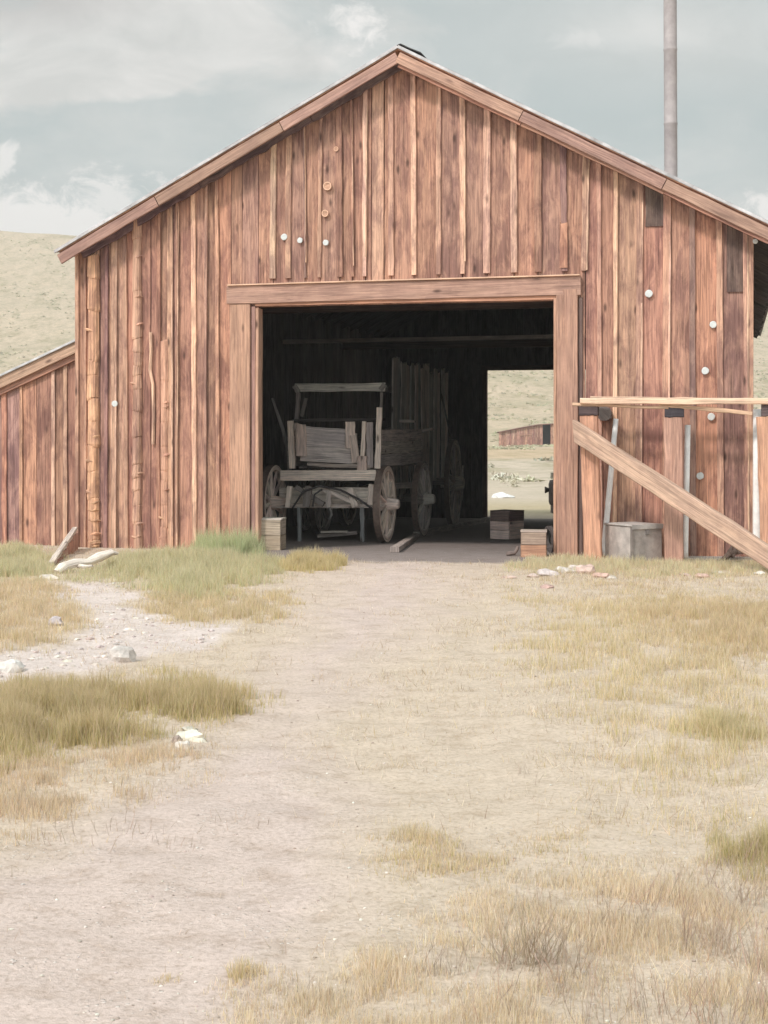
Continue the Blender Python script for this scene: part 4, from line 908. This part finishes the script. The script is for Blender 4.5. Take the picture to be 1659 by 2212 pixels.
# sagebrush over the fields and hill
def sage(name, n, y0, y1, s0, s1, label, cols):
    Y = np.sqrt(rng.random(n)*(y1**2-y0**2)+y0**2) if y1 < 300 else y0*(y1/y0)**rng.random(n); X = (rng.random(n)*2-1)*.45*Y
    k = (fbm(X/9+3, Y/14, 3) > .46); X, Y = X[k], Y[k]; n = len(X); z = terrain(X, Y)
    s_ = rng.uniform(s0, s1, n)*(1+Y/400); m = 22
    c0 = np.stack([X, Y, z], -1)[:, None, :]; u = rng.normal(0, 1, (n, m, 3)); u /= np.linalg.norm(u, axis=-1, keepdims=True); u[..., 2] = np.abs(u[..., 2])*.75
    ctr = c0 + u*(s_[:, None, None]*rng.uniform(.3, 1, (n, m, 1))*np.array([1, 1, .8]))
    e1 = rng.normal(0, 1, (n, m, 3)); e2 = rng.normal(0, 1, (n, m, 3)); k_ = s_[:, None, None]*.22
    vs = np.stack([ctr+e1*k_, ctr+e2*k_, ctr-(e1+e2)*k_*.5], 2)
    me = bpy.data.meshes.new(name); nt_ = n*m; me.vertices.add(nt_*3); me.vertices.foreach_set('co', vs.ravel())
    me.loops.add(nt_*3); me.loops.foreach_set('vertex_index', np.arange(nt_*3, dtype=np.int32)); me.polygons.add(nt_)
    me.polygons.foreach_set('loop_start', np.arange(0, nt_*3, 3, dtype=np.int32)); me.polygons.foreach_set('loop_total', np.full(nt_, 3, np.int32)); me.update(calc_edges=True)
    cc = mixcols(n, [np.array(q) for q in cols], [1]*len(cols)); cc = np.repeat(cc, m*3, 0)
    a = me.attributes.new('tint', 'FLOAT_COLOR', 'POINT'); a.data.foreach_set('color', np.concatenate([cc, np.ones((len(cc), 1))], 1).ravel())
    me.materials.append(M_leaf); o = bpy.data.objects.new(name, me); C.objects.link(o); tag(o, label, 'shrubs', kind='stuff')
sage('field_sagebrush', 900, 52, 105, .25, .5, 'grey green sagebrush on the flat field behind the barn', [(.50, .47, .37), (.56, .51, .42)])
sage('hill_sagebrush', 22000, 150, 590, .15, .32, 'low sagebrush dotted over the distant hillside', [(.50, .47, .33), (.53, .50, .36), (.46, .44, .30)])
# ================================================================== LIGHT
sun_az = math.atan2(-cs, -sn) - math.radians(25); el = math.radians(42)
sv = Vector((math.cos(sun_az)*math.cos(el), math.sin(sun_az)*math.cos(el), math.sin(el)))
ld = bpy.data.lights.new('sun', 'SUN'); ld.energy = 2.0; ld.angle = math.radians(8.0); ld.color = (1, .925, .865)
lo = bpy.data.objects.new('sun', ld); C.objects.link(lo); lo.rotation_euler = sv.to_track_quat('Z', 'Y').to_euler(); lo.location = (0, 0, 30)
Wd = bpy.data.worlds.new('World'); S.world = Wd; Wd.use_nodes = True; nt = Wd.node_tree; bg = nt.nodes['Background']
sky = N(nt, 'ShaderNodeTexSky', sky_type='NISHITA'); sky.sun_disc = False; sky.sun_elevation = el; sky.sun_rotation = math.atan2(sv.x, sv.y); sky.altitude = 2500; sky.dust_density = 2.5; sky.air_density = 1.0
tc = N(nt, 'ShaderNodeTexCoord'); sp = N(nt, 'ShaderNodeSeparateXYZ'); L(nt, tc.outputs['Generated'], sp.inputs[0])
yy = mth(nt, 'MAXIMUM', mth(nt, 'ABSOLUTE', sp.outputs[1]), .05); U = mth(nt, 'DIVIDE', sp.outputs[0], yy); V_ = mth(nt, 'DIVIDE', sp.outputs[2], yy)
cmb = N(nt, 'ShaderNodeCombineXYZ'); L(nt, U, cmb.inputs[0]); L(nt, V_, cmb.inputs[1])
def wn(sc, det, sca, rg=.6, dist=0.0, off=(0, 0, 0)):
    mp = N(nt, 'ShaderNodeMapping'); mp.inputs['Scale'].default_value = sca; mp.inputs['Location'].default_value = off; L(nt, cmb.outputs[0], mp.inputs[0])
    n = N(nt, 'ShaderNodeTexNoise', Scale=sc, Detail=det, Roughness=rg); n.inputs['Distortion'].default_value = dist; L(nt, mp.outputs[0], n.inputs['Vector']); return n.outputs[0]
w1 = wn(7, 8, (1, 1.8, 1), .62, .4, (3.1, 1.2, 0)); w2 = wn(38, 9, (1, 1.3, 1), .68, .5); w3 = wn(3.2, 4, (1, 1.6, 1), .5, 0, (9, 4, 0))
def blob(xi, yi, rx, ry, amp, nzo, na=1.2, soft_=.5):
    u0 = (xi-CX)/F; v0 = (HY-yi)/F
    a = mth(nt, 'DIVIDE', mth(nt, 'SUBTRACT', U, u0), rx/F); b_ = mth(nt, 'DIVIDE', mth(nt, 'SUBTRACT', V_, v0), ry/F)
    r = mth(nt, 'SQRT', mth(nt, 'ADD', mth(nt, 'MULTIPLY', a, a), mth(nt, 'MULTIPLY', b_, b_)))
    r = mth(nt, 'ADD', r, mth(nt, 'MULTIPLY', mth(nt, 'SUBTRACT', nzo, .5), na*2))
    return mth(nt, 'MULTIPLY', mth(nt, 'DIVIDE', mth(nt, 'SUBTRACT', 1.0, r), soft_, clamp=True), amp)
def mx(a, b_): return mth(nt, 'MAXIMUM', a, b_)
puff = blob(70, 490, 250, 95, 1.0, w2, 1.3, .4); puff = mx(puff, blob(240, 435, 120, 70, .8, w2, 1.9, .6)); puff = mx(puff, blob(0, 345, 42, 55, .8, w2, 1.9, .5)); puff = mx(puff, blob(765, 60, 75, 50, .9, w2, 2.0, .7)); puff = mx(puff, blob(1660, 450, 80, 45, 1.0, w2, 1.6, .5))
puff = mx(puff, blob(1250, 85, 60, 25, .3, w2, 2.0, .9))
veil = blob(250, 60, 700, 200, .95, w1, 1.3, .6); veil = mx(veil, blob(150, 165, 430, 85, 1.0, w1, 1.1, .35)); veil = mx(veil, blob(620, 230, 260, 110, .6, w1, 1.6, .9)); veil = mx(veil, blob(1400, 60, 700, 190, .85, w3, .7, 1.0))
gen = ramp(nt, w1, [(.42, gray(.0)), (.66, gray(.9))])
veil = mx(veil, mth(nt, 'MULTIPLY', gen, .5))
hs = N(nt, 'ShaderNodeHueSaturation'); hs.inputs['Saturation'].default_value = .5; L(nt, sky.outputs[0], hs.inputs['Color'])
SKM = 1.0
base = mixc(nt, hs.outputs[0], (4.8, 5.6, 5.65), .9)
vc = ramp(nt, w2, [(.3, (6.2*.93, 6.15*.93, 6.05*.93)), (.7, (6.6, 6.5, 6.4))])
for e_ in (vc.node.color_ramp.elements): pass
veilc = mixc(nt, (6.7, 6.7, 6.55), (8.6, 8.4, 8.2), ramp(nt, wn(12, 8, (1, 1.9, 1), .62, .5, (5, 2, 0)), [(.36, gray(0)), (.62, gray(1))]))
dk = blob(60, -20, 330, 120, .85, w1, .5, 1.0)
veilc = mixc(nt, veilc, (4.9, 4.6, 4.55), dk)
c = mixc(nt, base, veilc, mth(nt, 'MULTIPLY', veil, .95))
c = mixc(nt, c, (10, 9.7, 9.5), mth(nt, 'MULTIPLY', puff, .95))
vd = N(nt, 'ShaderNodeVectorMath', operation='DOT_PRODUCT'); L(nt, tc.outputs['Generated'], vd.inputs[0]); vd.inputs[1].default_value = tuple(sv)
gl = mth(nt, 'MAXIMUM', mth(nt, 'SUBTRACT', vd.outputs['Value'], .15), 0)      # unseen sky glow round the sun, added to brighten facade and interior
gl = mth(nt, 'ADD', 1.0, mth(nt, 'MULTIPLY', gl, 2.9))
vm = N(nt, 'ShaderNodeVectorMath', operation='SCALE'); L(nt, c, vm.inputs[0]); L(nt, gl, vm.inputs['Scale'])
L(nt, vm.outputs[0], bg.inputs[0]); bg.inputs[1].default_value = .073
# ================================================================== AIR
bpy_v = [(x, y, z) for x in (-915, 915) for y in (-70, 1012) for z in (-4, 135)]
me = bpy.data.meshes.new('haze'); me.from_pydata(bpy_v, [], [(0, 1, 3, 2), (4, 6, 7, 5), (0, 4, 5, 1), (2, 3, 7, 6), (0, 2, 6, 4), (1, 5, 7, 3)]); me.update()
hz = bpy.data.materials.new('haze'); hz.use_nodes = True; hz.node_tree.nodes.clear()
v_ = hz.node_tree.nodes.new('ShaderNodeVolumePrincipled'); v_.inputs['Color'].default_value = (1, .965, .93, 1); v_.inputs['Density'].default_value = .0007
L(hz.node_tree, v_.outputs[0], hz.node_tree.nodes.new('ShaderNodeOutputMaterial').inputs['Volume'])
me.materials.append(hz); ho_ = bpy.data.objects.new('haze', me); C.objects.link(ho_); tag(ho_, kind='stuff')
# ================================================================== CAMERA
cd = bpy.data.cameras.new('camera'); cd.sensor_fit = 'HORIZONTAL'; cd.sensor_width = 36; cd.lens = 36*F/1659; cd.shift_y = -(1106-HY)/1659; cd.clip_end = 3000; cd.clip_start = .1
co = bpy.data.objects.new('camera', cd); C.objects.link(co); co.location = (0, 0, CAMH); co.rotation_euler = (math.pi/2, 0, 0); S.camera = co
S.view_settings.view_transform = 'Standard'; S.view_settings.look = 'None'; S.view_settings.exposure = .46; S.view_settings.gamma = 1
